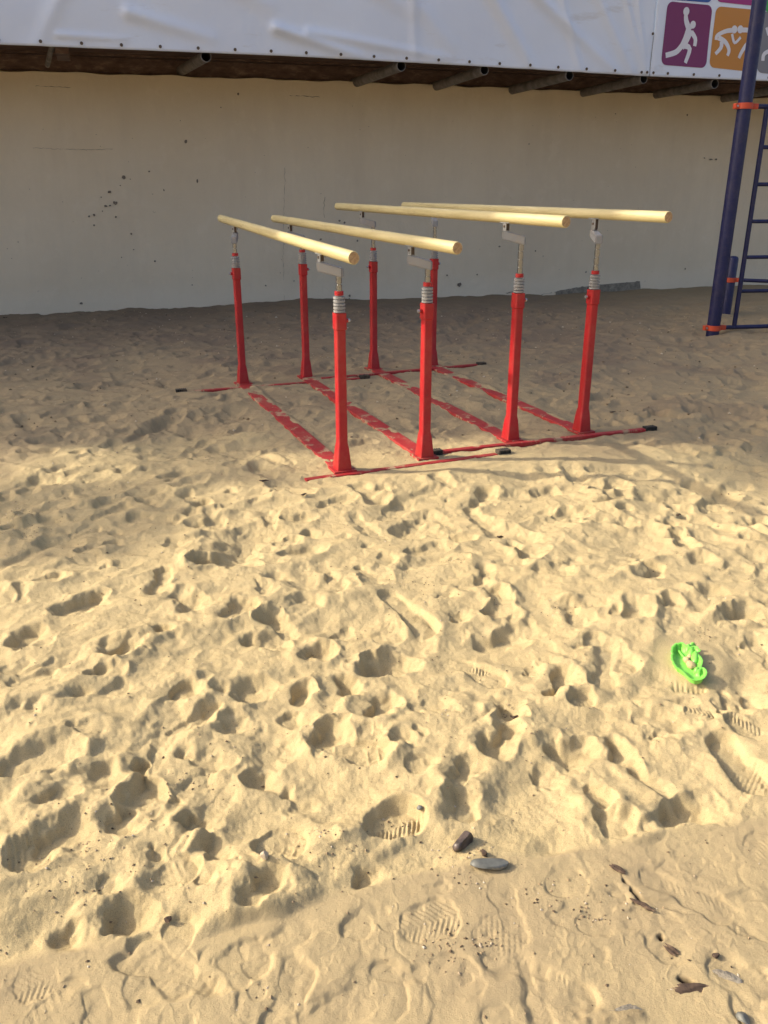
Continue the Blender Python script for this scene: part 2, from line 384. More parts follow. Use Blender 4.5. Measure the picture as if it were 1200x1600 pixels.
# 2. prints read off the photograph: (x0, y0, x1, y1, half width m, depth m, wall slope)
P = [(305,878,368,872,.045,.06,1.1),(222,785,226,783,.03,.05,1.2),(310,784,316,782,.022,.04,1.3),(237,925,260,886,.028,.05,1.2),(240,982,258,984,.025,.055,1.8),
(345,965,377,942,.032,.04,1.3),(380,998,425,997,.032,.045,1.0),(478,1020,500,1014,.035,.065,1.5),(500,872,530,922,.022,.04,1.1),(400,908,414,926,.018,.03,1.0),
(95,950,150,932,.034,.045,1.0),(16,1010,52,985,.042,.05,1.0),(175,1027,210,1008,.03,.05,1.2),(56,907,88,900,.03,.045,1.1),(475,825,482,828,.03,.04,1.0),(358,765,362,768,.022,.03,1.1),
(278,928,300,948,.03,.035,.9),(155,886,195,880,.035,.03,.8),(115,707,122,704,.03,.04,1.1),(188,733,196,728,.035,.04,1.0),(256,742,280,736,.03,.03,.9),(300,816,342,812,.035,.028,.8),
(740,786,760,768,.035,.05,1.1),(655,807,664,803,.025,.035,1.0),(703,835,714,838,.022,.04,1.2),(800,846,832,870,.024,.045,1.3),(868,808,892,802,.034,.05,1.1),(966,801,980,799,.02,.035,1.1),
(968,822,980,818,.026,.04,1.1),(1036,822,1048,818,.026,.04,1.2),(1060,812,1072,808,.024,.03,1.1),(1055,836,1073,860,.02,.045,1.4),(1178,818,1186,814,.026,.04,1.2),(1014,908,1024,886,.042,.07,1.4),
(1080,880,1094,876,.03,.045,1.2),(1125,894,1150,890,.03,.03,1.0),(1095,932,1115,928,.038,.04,1.1),(1138,968,1172,965,.034,.04,1.1),(1193,953,1204,948,.03,.04,1.2),
(750,908,758,886,.024,.05,1.3),(774,920,790,958,.028,.055,1.5),(766,955,772,950,.026,.05,1.3),(892,946,906,974,.024,.05,1.4),(860,888,902,880,.034,.03,.9),(755,1000,802,986,.038,.045,1.0),
(672,932,702,926,.03,.035,1.0),(975,970,990,964,.026,.035,1.1),(946,966,956,960,.022,.03,1.1),(1034,953,1050,948,.024,.035,1.1),
(30,1062,112,1032,.034,.035,.9),(138,1058,162,1052,.022,.045,1.3),(265,1086,300,1074,.044,.07,1.5),(340,1080,385,1074,.035,.03,.9),(115,1092,196,1078,.034,.03,.9),(262,1136,342,1100,.028,.042,1.1),
(372,1084,384,1078,.026,.03,1.0),(465,1092,468,1074,.02,.055,1.7),(540,1060,548,1072,.02,.045,1.4),(576,1108,598,1086,.036,.06,1.5),(575,1036,625,1028,.046,.07,1.3),(440,1122,462,1116,.032,.04,1.1),
(492,1150,518,1138,.026,.055,1.4),(352,1124,372,1118,.028,.03,1.0),(278,1172,325,1188,.030,.045,1.2),(8,1214,88,1178,.066,.06,1.0),(138,1214,172,1200,.036,.05,1.1),(222,1190,232,1244,.026,.055,1.5),
(268,1246,280,1244,.018,.03,1.2),(396,1216,408,1206,.024,.04,1.2),(445,1226,476,1252,.026,.05,1.3),(574,1296,612,1264,.042,.065,1.5),(298,1290,312,1282,.024,.04,1.4),(234,1318,248,1336,.022,.045,1.4),
(326,1316,336,1344,.022,.045,1.3),(388,1408,424,1372,.034,.06,1.3),(104,1138,140,1142,.036,.03,.9),(636,1204,658,1188,.030,.045,1.1),(866,1084,878,1044,.034,.065,1.7),(780,1094,800,1108,.024,.05,1.5),
(802,1130,766,1164,.026,.05,1.3),(730,1190,722,1216,.026,.05,1.4),(718,1236,724,1272,.030,.055,1.4),(862,1162,894,1174,.038,.06,1.4),(832,1208,844,1202,.026,.035,1.1),(958,1152,972,1182,.022,.05,1.6),
(988,1196,1046,1236,.011,.032,1.3),(918,1216,946,1250,.013,.04,1.5),(940,1270,972,1292,.040,.055,1.7),(1044,1272,1098,1256,.030,.05,1.4),(1128,1078,1146,1104,.016,.045,1.4),(1156,1068,1180,1102,.020,.045,1.3),
(1108,1094,1126,1116,.018,.035,1.1),(1056,1100,1074,1096,.02,.025,1.1),(640,1104,690,1094,.040,.035,.9),(960,1080,1020,1112,.014,.022,.9),(840,1032,856,1028,.022,.03,1.0),(612,1158,632,1150,.03,.04,1.1),
(165,1440,200,1420,.034,.06,1.5),(306,1376,318,1370,.026,.045,1.4),(156,1390,172,1380,.03,.035,1.1),(98,1452,108,1462,.016,.03,1.2),(560,1370,572,1362,.020,.04,1.4),(700,955,720,960,.03,.03,1.0),
(60,1330,110,1300,.04,.035,1.0),(180,1290,215,1260,.03,.04,1.2),(20,1120,60,1110,.035,.035,1.0),(420,960,450,985,.028,.035,1.1),(640,860,690,850,.035,.035,1.0),(560,880,590,900,.03,.035,1.0),
(900,1010,930,1000,.03,.03,1.0),(1100,800,1130,790,.03,.035,1.1),(520,990,545,975,.03,.035,1.1),(60,1260,100,1240,.03,.035,1.1),(1010,1150,1040,1140,.035,.03,1.0),(500,790,540,780,.03,.03,1.0),(830,770,860,765,.03,.035,1.0),
(580,770,600,765,.03,.035,1.1),(930,770,960,760,.03,.03,1.0),(1050,755,1080,750,.03,.03,1.0),(430,840,460,835,.03,.035,1.0),(40,820,80,810,.04,.04,1.0),(120,860,150,850,.035,.035,1.0)]
for (x0, y0, x1, y1, w, dep, sp) in P:
    a = at(x0, y0); b_ = at(x1, y1); L = (b_ - a).length
    c0 = (a + b_) / 2
    dep *= rnd.uniform(.42, .72) if y0 > 760 else .5; w *= rnd.uniform(.85, 1.15); w *= 1.08; sp *= .85
    stamp(c0.x, c0.y, math.atan2(b_.y - a.y, b_.x - a.x), L + 1.2 * w, w, dep, sp, rim=0.42, wob=0.016, kick=rnd.uniform(-3, 3), toe=rnd.uniform(-1, 1), sharp=0.45 * w, steep=0.55, sdir=math.pi + rnd.uniform(-.9, .7))
# 3. fresh sole prints with tread
TR = [(604,918,676,986,1,.045,.022),(698,1016,790,1060,1,.045,.020),(500,1150,598,1180,3,.052,.02),(395,1330,475,1296,3,.062,.022),(1118,1146,1192,1236,4,.050,.030),(944,1036,996,1040,1,.046,.014),
(345,966,398,944,2,.040,.012),(1044,1064,1100,1072,2,.04,.010),(1066,1108,1116,1122,1,.04,.012),(1130,1120,1186,1150,1,.046,.014),(580,1290,650,1262,1,.05,.018),(890,1096,925,1088,2,.03,.012),(20,1352,70,1338,2,.05,.012),
(250,1370,300,1350,2,.05,.012),(560,1150,590,1135,3,.04,.014)]
for (x0, y0, x1, y1, tr, w, dep) in TR:
    a = at(x0, y0); b_ = at(x1, y1); c0 = (a + b_) / 2
    stamp(c0.x, c0.y, math.atan2(b_.y - a.y, b_.x - a.x), (b_ - a).length, w * .92, dep * .7, 1.6, rim=0.5, tread=tr, wob=0.002, toe=0.0, sharp=0.0)
# crispen: fine slumping texture
near_w = (1 - sstep(5.0, 7.5, dist))
Hh += (0.0024 * fbm(X, Y, 0.045, 4, 5, .62) + 0.0030 * np.abs(fbm(X, Y, 0.10, 3, 1)) * sstep(-.1, .5, fbm(X, Y, 0.5, 2, 6))) * (0.35 + 0.65 * near_w)
# calm sand round the bars, level for the frame
dm = np.full_like(X, 9.0)
for a, b_ in beams + cross:
    d, t, s_ = segd(X, Y, a, b_); dm = np.minimum(dm, d)
wf = 1 - sstep(0.06, 0.22, dm)
loc = 0.004 + 0.010 * fbm(X, Y, 0.22, 3, 4) + 0.0035 * fbm(X, Y, 0.035, 3, 2)
for a, b_ in beams:
    d, t, s_ = segd(X, Y, a, b_)
    loc = loc + 0.014 * np.exp(-((d - 0.045) / 0.03) ** 2) * (s_ < 0) * (0.5 + 0.8 * fbm(X, Y, 0.3, 3, 1)) + 0.006 * sstep(.35, 1, t) * np.exp(-(d / .06) ** 2)
Hh = Hh * (1 - wf) + loc * wf
_a, _b = at(565, 736), at(1020, 712); ds_, t, s_ = segd(X, Y, _a, _b)
wsm = 0.72 * (1 - sstep(0.10, 0.26, ds_)); Hh = Hh * (1 - wsm) + (0.004 + 0.3 * loc) * wsm
# the ridge heaped just in front of the frames
dr, t, s_ = segd(X, Y, (-1.6, 3.55), (2.3, 4.75))
Hh += 0.018 * np.exp(-(dr / 0.22) ** 2) * (1 - wf)
# sand banked against the wall
sw = (X - W0.x) * Wn.x + (Y - W0.y) * Wn.y; su = (X - W0.x) * Wd.x + (Y - W0.y) * Wd.y
_px = np.array([(0, 492), (100, 488), (200, 484), (330, 478), (450, 469), (560, 467), (700, 462), (800, 459), (860, 460), (905, 458), (1000, 452), (1130, 447), (1200, 444)], float)
_s, _z = zip(*[wall_at(*q) for q in _px])
wz = np.interp(su, _s, _z)
print('wall foot z', [round(z, 3) for z in _z])
ww = (1 - sstep(0.0, 2.8, sw)) * (1 - sstep(0, 0.6, -sw))
bank = wz + 0.012 * fbm(X, Y, 0.25, 3, 2)
Hh = Hh * (1 - ww) + (bank + 0.6 * Hh) * ww
# the packed strip in front
st = -0.016 + 0.004 * fbm(X, Y, 0.5, 2, 3) + 0.0013 * fbm(X, Y, 0.06, 5, 5, .6) + 0.0009 * np.exp(-(fbm(X, Y, 0.09, 3, 1) / 0.07) ** 2) * sstep(-.1, .5, fbm(X, Y, .22, 3, 3)) + 0.0012 * np.exp(-(fbm(X, Y, 0.05, 2, 4) / 0.09) ** 2) * sstep(0, .5, fbm(X, Y, .18, 3, 6)) - 0.0014 * np.exp(-(fbm(X, Y, 0.16, 2, 6) / 0.06) ** 2) * sstep(0.0, 0.4, fbm(X, Y, 0.3, 2, 0))
Hh = Hh * (1 - strip) + st * strip
SP = [(60,1590,130,1555,2,.06),(150,1600,190,1555,2,.05),(205,1545,290,1500,0,.055),(330,1480,345,1530,0,.035),(420,1510,440,1540,0,.03),(560,1600,600,1530,3,.06),(760,1470,800,1440,4,.05),(640,1440,705,1420,1,.05),(1085,1400,1130,1350,4,.04),
      (1150,1440,1190,1420,4,.035),(930,1420,960,1380,0,.04),(850,1520,900,1570,1,.05),(690,1540,720,1500,0,.05),(480,1590,520,1560,0,.06),(400,1590,420,1540,1,.05),(1000,1420,1060,1480,2,.04),(1180,1330,1196,1300,1,.04),(870,1380,900,1360,0,.04),(30,1540,70,1520,1,.04),(1130,1320,1080,1340,0,.05)]
for (x0, y0, x1, y1, tr, w) in SP:
    a = at(x0, y0); b_ = at(x1, y1); c0 = (a + b_) / 2
    stamp(c0.x, c0.y, math.atan2(b_.y - a.y, b_.x - a.x), (b_ - a).length + w, w, 0.0026, 0.8, rim=0.5, tread=tr, wob=0.008, tamp=0.42, toe=0, sharp=0.0)
for _ in range(120):
    y = rnd.uniform(0.9, 1.7); x = rnd.uniform(-1, 1) * (0.7 * y + .1)
    if y > np.interp(x, ex, ey) - 0.03: continue
    stamp(x, y, rnd.uniform(0, 6.28), rnd.uniform(.03, .22), rnd.uniform(.012, .04), rnd.uniform(.0012, .0034), 0.8, rim=0.6, tread=rnd.choice([0, 0, 0, 1, 2]), wob=0.009, tamp=0.2, toe=0, sharp=0.0)
dirt_shade = np.zeros((NR, NT, 4), np.float32); dirt_shade[..., 3] = 1
dirt_shade[..., 0] = np.clip(0.55 * sstep(4.5, 5.3, dist + 0.5 * fbm(X, Y, .8, 4, 3)) + sstep(5.6, 9.5, dist + 0.8 * fbm(X, Y, 1.4, 4, 3)) * 0.38 + 0.2 * sstep(.1, .8, fbm(X, Y, .5, 4, 2)) * sstep(4.6, 6, dist), 0, 1) * (1 - 0.35 * sstep(1.0, 5.0, X))  # first term paints the shade deeper past its edge, the rest is soil
dirt_shade[..., 1] = strip * (0.78 + 0.3 * fbm(X, Y, 0.3, 4, 2))
# crack in the slab, filled with dark rotten matter
crk = [at(q[0], q[1]) for q in ((952, 1338), (975, 1368), (1012, 1412), (1045, 1475), (1066, 1518), (1108, 1545))]
dc = np.full_like(X, 9.0)
for a, b_ in zip(crk, crk[1:]):
    d, t, s_ = segd(X, Y, a, b_); dc = np.minimum(dc, d)
cm = np.exp(-((dc + 0.004 * fbm(X, Y, 0.03, 3, 1)) / 0.007) ** 2) * sstep(0.0, 0.25, fbm(X, Y, 0.055, 3, 4))
Hh -= 0.012 * cm; dirt_shade[..., 2] = np.clip(cm * 1.1, 0, 1)
for q in ((1035, 1600, 560, 1600), ):
    a, b_ = at(1130, 1570), at(700, 1600)
    d, t, s_ = segd(X, Y, a, b_); g_ = np.exp(-((d + 0.01 * fbm(X, Y, .06, 3, 2)) / 0.014) ** 2) * sstep(-.1, .5, fbm(X, Y, .12, 4, 5))
    Hh += 0.008 * g_; dirt_shade[..., 2] = np.maximum(dirt_shade[..., 2], 0.35 * g_)
# settle sand under the toy
d = np.hypot(X - toy_c.x, Y - toy_c.y); w_ = 1 - sstep(0.09, 0.17, d); Hh = Hh * (1 - w_) + 0.002 * w_
far = sstep(14, 20, dist); Hh *= (1 - far)
co = np.stack([X, Y, Hh], -1).reshape(-1, 3).astype(np.float32)
nv = NR * NT
co = np.concatenate([co, [[0, 0, float(Hh[0].mean())]]]).astype(np.float32)
i = np.arange(NR - 1)[:, None]; j = np.arange(NT)[None, :]; jn = (j + 1) % NT
quads = np.stack([i * NT + j, (i + 1) * NT + j, (i + 1) * NT + jn, i * NT + jn], -1).reshape(-1, 4)[:, ::-1]
tris = np.stack([np.full(NT, nv), np.arange(NT), (np.arange(NT) + 1) % NT], -1)[:, ::-1]
me = bpy.data.meshes.new('sand')
me.vertices.add(nv + 1); me.vertices.foreach_set('co', co.ravel())
nl = quads.size + tris.size; me.loops.add(nl); me.loops.foreach_set('vertex_index', np.concatenate([quads.ravel(), tris.ravel()]).astype(np.int32))
npl = len(quads) + len(tris); me.polygons.add(npl)
ls = np.concatenate([np.arange(len(quads)) * 4, quads.size + np.arange(len(tris)) * 3]).astype(np.int32)
me.polygons.foreach_set('loop_start', ls)
me.polygons.foreach_set('use_smooth', np.ones(npl, bool))
me.update(calc_edges=True); me.validate()
ca_ = me.color_attributes.new('dirt_shade', 'FLOAT_COLOR', 'POINT')
ca_.data.foreach_set('color', np.concatenate([dirt_shade.reshape(-1, 4), [[0, 0, 0, 1]]]).astype(np.float32).ravel())
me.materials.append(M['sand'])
sand = bpy.data.objects.new('sand', me); COL.objects.link(sand); tag(sand, kind='structure')
def ground(x, y): return float(hsample(x, y))

# ------------------------------------------------------------------ wall with deck and banner
_, zt0 = wall_at(0, 110); _, zt1 = wall_at(600, 130); _, zt2 = wall_at(1150, 152)
print('wall top z', zt0, zt1, zt2)
S0, S1 = -14.0, 22.0
def topz(s): return np.interp(s, [wall_at(0, 110)[0], wall_at(600, 130)[0], wall_at(1150, 152)[0]], [zt0, zt1, zt2])
wall = empty('wall', wpt(0, 0, 0), 'long cream rendered wall behind the sand under the banner', 'wall')
bm = bmesh.new()
ns = 400; nz = 26
def wz_top(s): return float(topz(s)) + 0.012 * math.sin(s * 9) * math.sin(s * 3.3)
g = []
for a in range(ns + 1):
    s = S0 + (S1 - S0) * a / ns
    colv = []
    for c_ in range(nz + 1):
        z = -0.5 + (wz_top(s) + 0.5) * c_ / nz
        off = 0.010 * float(fbm(np.array([s]), np.array([z]), 0.8, 3, 1)[0])
        colv.append(bm.verts.new(wpt(s, off, z)))
    g.append(colv)
for a in range(ns):
    for c_ in range(nz): bm.faces.new((g[a][c_], g[a + 1][c_], g[a + 1][c_ + 1], g[a][c_ + 1]))
bk = [bm.verts.new(wpt(s, -0.4, z)) for s, z in ((S0, -0.5), (S1, -0.5), (S1, zt2), (S0, zt0))]
bm.faces.new(bk[::-1])
bm.faces.new([g[a][nz] for a in range(ns, -1, -1)] + [bk[3], bk[2]])
bm.faces.new([g[0][c_] for c_ in range(nz + 1)] + [bk[3], bk[0]]); bm.faces.new([g[ns][c_] for c_ in range(nz, -1, -1)] + [bk[1], bk[2]])
bmesh.ops.recalc_face_normals(bm, faces=bm.faces)
finish('render_coat', bm, M['wall'], wall, smooth='auto')
# chips and holes in the render: irregular shallow craters
def blob_on_wall(bm, px, py, rw, rh, seed=0, off=0.012, n=11):
    s, z = wall_at(px, py); rr = random.Random(seed); ce = bm.verts.new(wpt(s, off - 0.004, z)); vs = []
    for k in range(n):
        a = 2 * math.pi * k / n; q = rr.uniform(0.6, 1.1)
        vs.append(bm.verts.new(wpt(s + rw * q * math.cos(a), off, z + rh * q * math.sin(a))))
    for k in range(n): bm.faces.new((ce, vs[k], vs[(k + 1) % n]))
chips = [(193,277,.016,.02),(171,300,.016,.012),(180,317,.018,.018),(165,322,.016,.01),(172,321,.01,.008),(147,336,.01,.01),(139,338,.009,.009),(147,352,.01,.01),(181,339,.009,.009),(158,308,.006,.006),(188,290,.006,.006),(160,330,.006,.006),
         (290,221,.014,.016),(308,283,.010,.018),(241,330,.012,.014),(205,365,.009,.009),(233,268,.01,.008),(127,474,.014,.012),(242,408,.01,.01),(530,345,.012,.01),(538,348,.01,.01),(501,374,.012,.01),(558,376,.01,.01),(717,445,.024,.024),
         (698,430,.01,.01),(745,429,.009,.009),(780,385,.012,.009),(836,392,.009,.009),(848,400,.008,.008),(915,425,.01,.01),(1110,249,.026,.008),(1118,249,.02,.009),(1100,247,.014,.006),(546,462,.01,.014),(459,439,.009,.009),(372,147,.01,.01),(1073,180,.01,.01),
         (1070,420,.01,.01),(961,178,.009,.006),(415,446,.009,.009),(345,168,.006,.006),(256,297,.006,.01),(209,390,.007,.007),(190,402,.006,.006),(545,467,.01,.008),(300,445,.007,.007),(60,455,.006,.006),(642,320,.007,.007),(826,225,.007,.007)]
bm = bmesh.new()
for k, (px, py, a_, b_) in enumerate(chips): blob_on_wall(bm, px, py, a_ * 1.45, b_ * 1.45, k)
for _ in range(70):
    blob_on_wall(bm, rnd.uniform(0, 1150), rnd.uniform(160, 445), rnd.uniform(.003, .006), rnd.uniform(.003, .006), _ + 99)
tag(finish('chip_holes', bm, M['chip'], wall), label='small dark chips and holes in the render', kind='stuff')
def crack(name, pts, wdt, lab=None, seed=1):
    bm = bmesh.new(); rr = random.Random(seed); L = []
    for (x0, y0), (x1, y1) in zip(pts, pts[1:]):
        n = max(3, int(math.hypot(x1 - x0, y1 - y0) / 4))
        for k in range(n):
            t = k / n; L.append((x0 + (x1 - x0) * t + rr.uniform(-1.0, 1.0), y0 + (y1 - y0) * t + rr.uniform(-0.8, 0.8)))
    L.append(pts[-1]); ab = []
    for k, (x, y) in enumerate(L):
        s, z = wall_at(x, y); w_ = wdt * rr.uniform(0.15, 1)
        a0, b0 = L[max(k - 1, 0)], L[min(k + 1, len(L) - 1)]
        hz_ = abs(b0[0] - a0[0]) > abs(b0[1] - a0[1])
        ds, dz = (0, w_) if hz_ else (w_, 0)
        ab.append((bm.verts.new(wpt(s - ds, 0.0125, z - dz)), bm.verts.new(wpt(s + ds, 0.0125, z + dz))))
    for a, b_ in zip(ab, ab[1:]): bm.faces.new((a[0], b_[0], b_[1], a[1]))
    o = finish(name, bm, M['chip'], wall)
    if lab: o['label'] = lab
crack('crack', [(52, 231), (90, 233), (130, 234), (176, 233)], 0.002, 'thin level crack in the render at left')
crack('crack', [(445, 262), (443, 330), (442, 400), (444, 468)], 0.0022, 'faint upright crack behind the left bars', 3)
crack('crack', [(508, 308), (505, 325), (507, 340)], 0.003, 'short upright crack above the bars', 4)
crack('crack', [(452, 149), (500, 152)], 0.004, 'short level crack high on the wall', 5)
crack('crack', [(55, 134), (110, 137)], 0.003, 'short level crack at the upper left', 6)
# broken place at the foot of the wall
bm = bmesh.new()
outl = [(868, 456), (880, 453), (905, 449), (935, 445), (968, 442), (999, 440), (1000, 452), (998, 462), (950, 464), (905, 466), (868, 466)]
vs = [bm.verts.new(wpt(*(lambda s, z: (s, 0.016, z))(*wall_at(x, y)))) for x, y in outl]
bm.faces.new(vs); r_ = bmesh.ops.extrude_face_region(bm, geom=bm.faces[:]); bmesh.ops.translate(bm, verts=[v for v in r_['geom'] if isinstance(v, bmesh.types.BMVert)], vec=-Wn * 0.05)
bmesh.ops.recalc_face_normals(bm, faces=bm.faces)
o = finish('bare_concrete', bm, M['concrete'], wall); o['label'] = 'grey broken patch at the foot of the wall'
crack('crack', [(866, 456), (905, 449), (950, 444), (999, 440)], 0.010, 'dark gap along the top of the broken patch', 8)
crack('crack', [(790, 458), (800, 456), (815, 461), (840, 462), (862, 457)], 0.006, 'dark gap at the wall foot', 9)
# deck
BOFF = 1.30
deck = empty('viewing_deck', wpt(0, 0, 2.6), 'dark timber deck on steel pipes jutting out over the wall', 'deck')
def deckz(s, off):  # underside height, following the photograph's edges
    zb = np.interp(s, _bs, _bz); zw = float(topz(s)); t = off / BOFF
    return zw * (1 - t) + (zb) * t
_bpx = [(-300, 56), (0, 70), (150, 76), (300, 82), (450, 88), (600, 96), (750, 104), (900, 113), (1000, 119), (1200, 127)]
_bs, _bz = zip(*[wall_at(x, y, BOFF) for x, y in _bpx])
print('banner bottom z', [round(z, 2) for z in _bz])
dz_up = 0.19
nb = 9
for k in range(nb):
    bm = bmesh.new(); o0 = -0.10 + (BOFF - 0.03 + 0.10) * k / nb; o1 = -0.10 + (BOFF - 0.03 + 0.10) * (k + 1) / nb - 0.014
    jz = rnd.uniform(-0.012, 0.012); rows = []
    for a in range(41):
        s = S0 + (S1 - S0) * a / 40
        rows.append([bm.verts.new(wpt(s, o_, float(deckz(s, max(o_, 0))) + dz_up + jz + h_)) for o_, h_ in ((o0, 0), (o1, 0), (o1, 0.045), (o0, 0.045))])
    for p_, q_ in zip(rows, rows[1:]):
        for e_ in range(4): bm.faces.new((p_[e_], p_[(e_ + 1) % 4], q_[(e_ + 1) % 4], q_[e_]))
    bm.faces.new(rows[0]); bm.faces.new(rows[-1])
    bmesh.ops.recalc_face_normals(bm, faces=bm.faces)
    finish('board', bm, M['board'], deck)
# sill beam on the wall behind the pipes, closes the recess
bm = bmesh.new()
for a in range(40):
    s0 = S0 + (S1 - S0) * a / 40; s1 = S0 + (S1 - S0) * (a + 1) / 40
    v8 = [bm.verts.new(wpt(s, o_, float(topz(s)) + h_)) for s in (s0, s1) for o_, h_ in ((-0.12, 0.004), (-0.12, 0.40), (-0.38, 0.40), (-0.38, 0.004))]
    for e_ in range(4): bm.faces.new((v8[e_], v8[(e_ + 1) % 4], v8[4 + (e_ + 1) % 4], v8[4 + e_]))
bmesh.ops.remove_doubles(bm, verts=bm.verts, dist=1e-4); bmesh.ops.recalc_face_normals(bm, faces=bm.faces)
finish('sill_beam', bm, M['board'], deck)
bm = bmesh.new()   # deck body above
for a in range(40):
    s0 = S0 + (S1 - S0) * a / 40; s1 = S0 + (S1 - S0) * (a + 1) / 40
    v8 = [bm.verts.new(wpt(s, o_, float(deckz(s, max(o_, 0))) + h_)) for s in (s0, s1) for o_, h_ in ((BOFF - 0.05, dz_up + .06), (BOFF - 0.05, dz_up + .26), (-3.0, dz_up + .26), (-3.0, dz_up + .06))]
    for e_ in range(4): bm.faces.new((v8[e_], v8[(e_ + 1) % 4], v8[4 + (e_ + 1) % 4], v8[4 + e_]))
bmesh.ops.remove_doubles(bm, verts=bm.verts, dist=1e-4); bmesh.ops.recalc_face_normals(bm, faces=bm.faces)
finish('deck_slab', bm, M['dark_metal'], deck)
# pipes: (wall end px) -> (free end px)
pipes = [((286, 112), (322, 88)), ((558, 131), (627, 103)), ((682, 137), (757, 109)), ((800, 143), (890, 118)), ((912, 147), (1006, 123)), ((1025, 150), (1117, 131)), ((1130, 156), (1222, 138)), ((-60, 84), (-45, 62))]
for (a, b_) in pipes:
    s0, z0 = wall_at(*a, 0.0); s1, z1 = wall_at(b_[0], b_[1], BOFF - 0.02)
    rad = 0.056
    A = wpt(s0, 0.0, z0 + 0.02); B = wpt(s1, BOFF - 0.02, z1 - 0.0)
    A = A + (A - B) * 0.15
    dirv = (B - A).normalized()
    bm = bmesh.new(); n = 20
    _, s_, u_ = frame(dirv); ro = []
    for P_, rr_ in ((A, rad), (B, rad), (B, rad - 0.007), (B - dirv * 0.4, rad - 0.007)):
        ro.append([bm.verts.new(P_ + s_ * rr_ * math.cos(2 * math.pi * k / n) + u_ * rr_ * math.sin(2 * math.pi * k / n)) for k in range(n)])
    for q, (p_, q_) in enumerate(zip(ro, ro[1:])):
        for k in range(n):
            f_ = bm.faces.new((p_[k], p_[(k + 1) % n], q_[(k + 1) % n], q_[k])); f_.material_index = 1 if q == 2 else 0
    f_ = bm.faces.new(ro[-1]); f_.material_index = 1
    finish('support_pipe', bm, [M['pipe'], M['pipe_inside']], deck, smooth='auto')
# bracket at the left end
bm = bmesh.new()
s0, z0 = wall_at(74, 102, 0.3); s1, z1 = wall_at(83, 72, BOFF - 0.1)
tube(bm, [wpt(s0, 0.3, z0), wpt(s1, BOFF - 0.1, z1 + .03)], 0.028, 8); finish('strut', bm, M['pipe'], deck)
bm = bmesh.new(); s0, z0 = wall_at(98, 84, 0.8); prism(bm, wpt(s0, 0.8, z0 + 0.03), 0.13, 0.55, 0.13, math.atan2(Wd.y, Wd.x), 0.006); finish('joist', bm, M['board'], deck)

# ------------------------------------------------------------------ banner
banner = empty('banner', wpt(0, BOFF, 2.7), 'white vinyl banner with sport pictograms laced along the deck edge', 'banner')
folds = [((735, -60), (832, 108), 14, .030), ((640, -40), (650, 108), 10, .016), ((600, -60), (700, 70), 16, .018), ((860, -60), (905, 110), 10, .022), ((985, -60), (1008, 112), 7, .018), ((960, -60), (1004, 112), 6, .015), ((905, -60), (985, 112), 10, .018),
         ((430, 45), (560, 88), 10, .026), ((200, 20), (330, 60), 12, .02), ((480, 50), (700, 92), 8, .016), ((90, 55), (200, 62), 5, .012), ((100, -20), (60, 70), 14, .016), ((520, -60), (640, 20), 16, .02), ((780, -60), (960, 112), 12, .022), ((330, -40), (420, 10), 16, .02)]
def seg_pd(x, y, a, b):
    vx, vy = b[0] - a[0], b[1] - a[1]; t = ((x - a[0]) * vx + (y - a[1]) * vy) / (vx * vx + vy * vy); tt = min(max(t, 0), 1)
    return math.hypot(x - a[0] - tt * vx, y - a[1] - tt * vy), tt
FW = [((wall_at(*a, BOFF)), (wall_at(*b_, BOFF)), w_ / 190.0, am) for a, b_, w_, am in folds]
def boff(s, z):
    o = 0.0
    zb = float(np.interp(s, _bs, _bz)); hgt = z - zb
    for a, b_, w_, am in FW:
        d, t = seg_pd(s, z, a, b_); o += 2.3 * am * math.exp(-(d / w_) ** 2) * (0.35 + 0.65 * (1 - t)) * 1.0
    o += 0.010 * float(fbm(np.array([s * 1.0]), np.array([z * 1.0]), 0.7, 3, 2)[0]) * min(1, hgt * 3 + .15)
    o += 0.004 * math.sin(s * 2 * math.pi / 0.36) * math.exp(-hgt / 0.08)
    return BOFF + 0.02 + o
SSEAM = wall_at(1019, 60, BOFF)[0]
def banner_panel(name, sa, sb, ns_, lab):
    bm = bmesh.new(); nz_ = 54; g = []
    for a in range(ns_ + 1):
        s = sa + (sb - sa) * a / ns_; zb = float(np.interp(s, _bs, _bz)); cl = []
        for c_ in range(nz_ + 1):
            z = zb + 1.35 * (c_ / nz_); cl.append(bm.verts.new(wpt(s, boff(s, z), z)))
        g.append(cl)
    for a in range(ns_):
        for c_ in range(nz_): bm.faces.new((g[a][c_], g[a + 1][c_], g[a + 1][c_ + 1], g[a][c_ + 1]))
    r_ = bmesh.ops.extrude_face_region(bm, geom=bm.faces[:]); bmesh.ops.translate(bm, verts=[v for v in r_['geom'] if isinstance(v, bmesh.types.BMVert)], vec=-Wn * 0.003)
    bmesh.ops.recalc_face_normals(bm, faces=bm.faces)
    o = finish(name, bm, M['vinyl'], banner, smooth=True); o['label'] = lab; return o
sh1 = banner_panel('vinyl_sheet', -4.0, SSEAM - 0.004, 460, 'plain white creased vinyl sheet')
sh2 = banner_panel('vinyl_sheet', SSEAM + 0.004, SSEAM + 5.5, 90, 'white vinyl sheet printed with coloured pictograms')
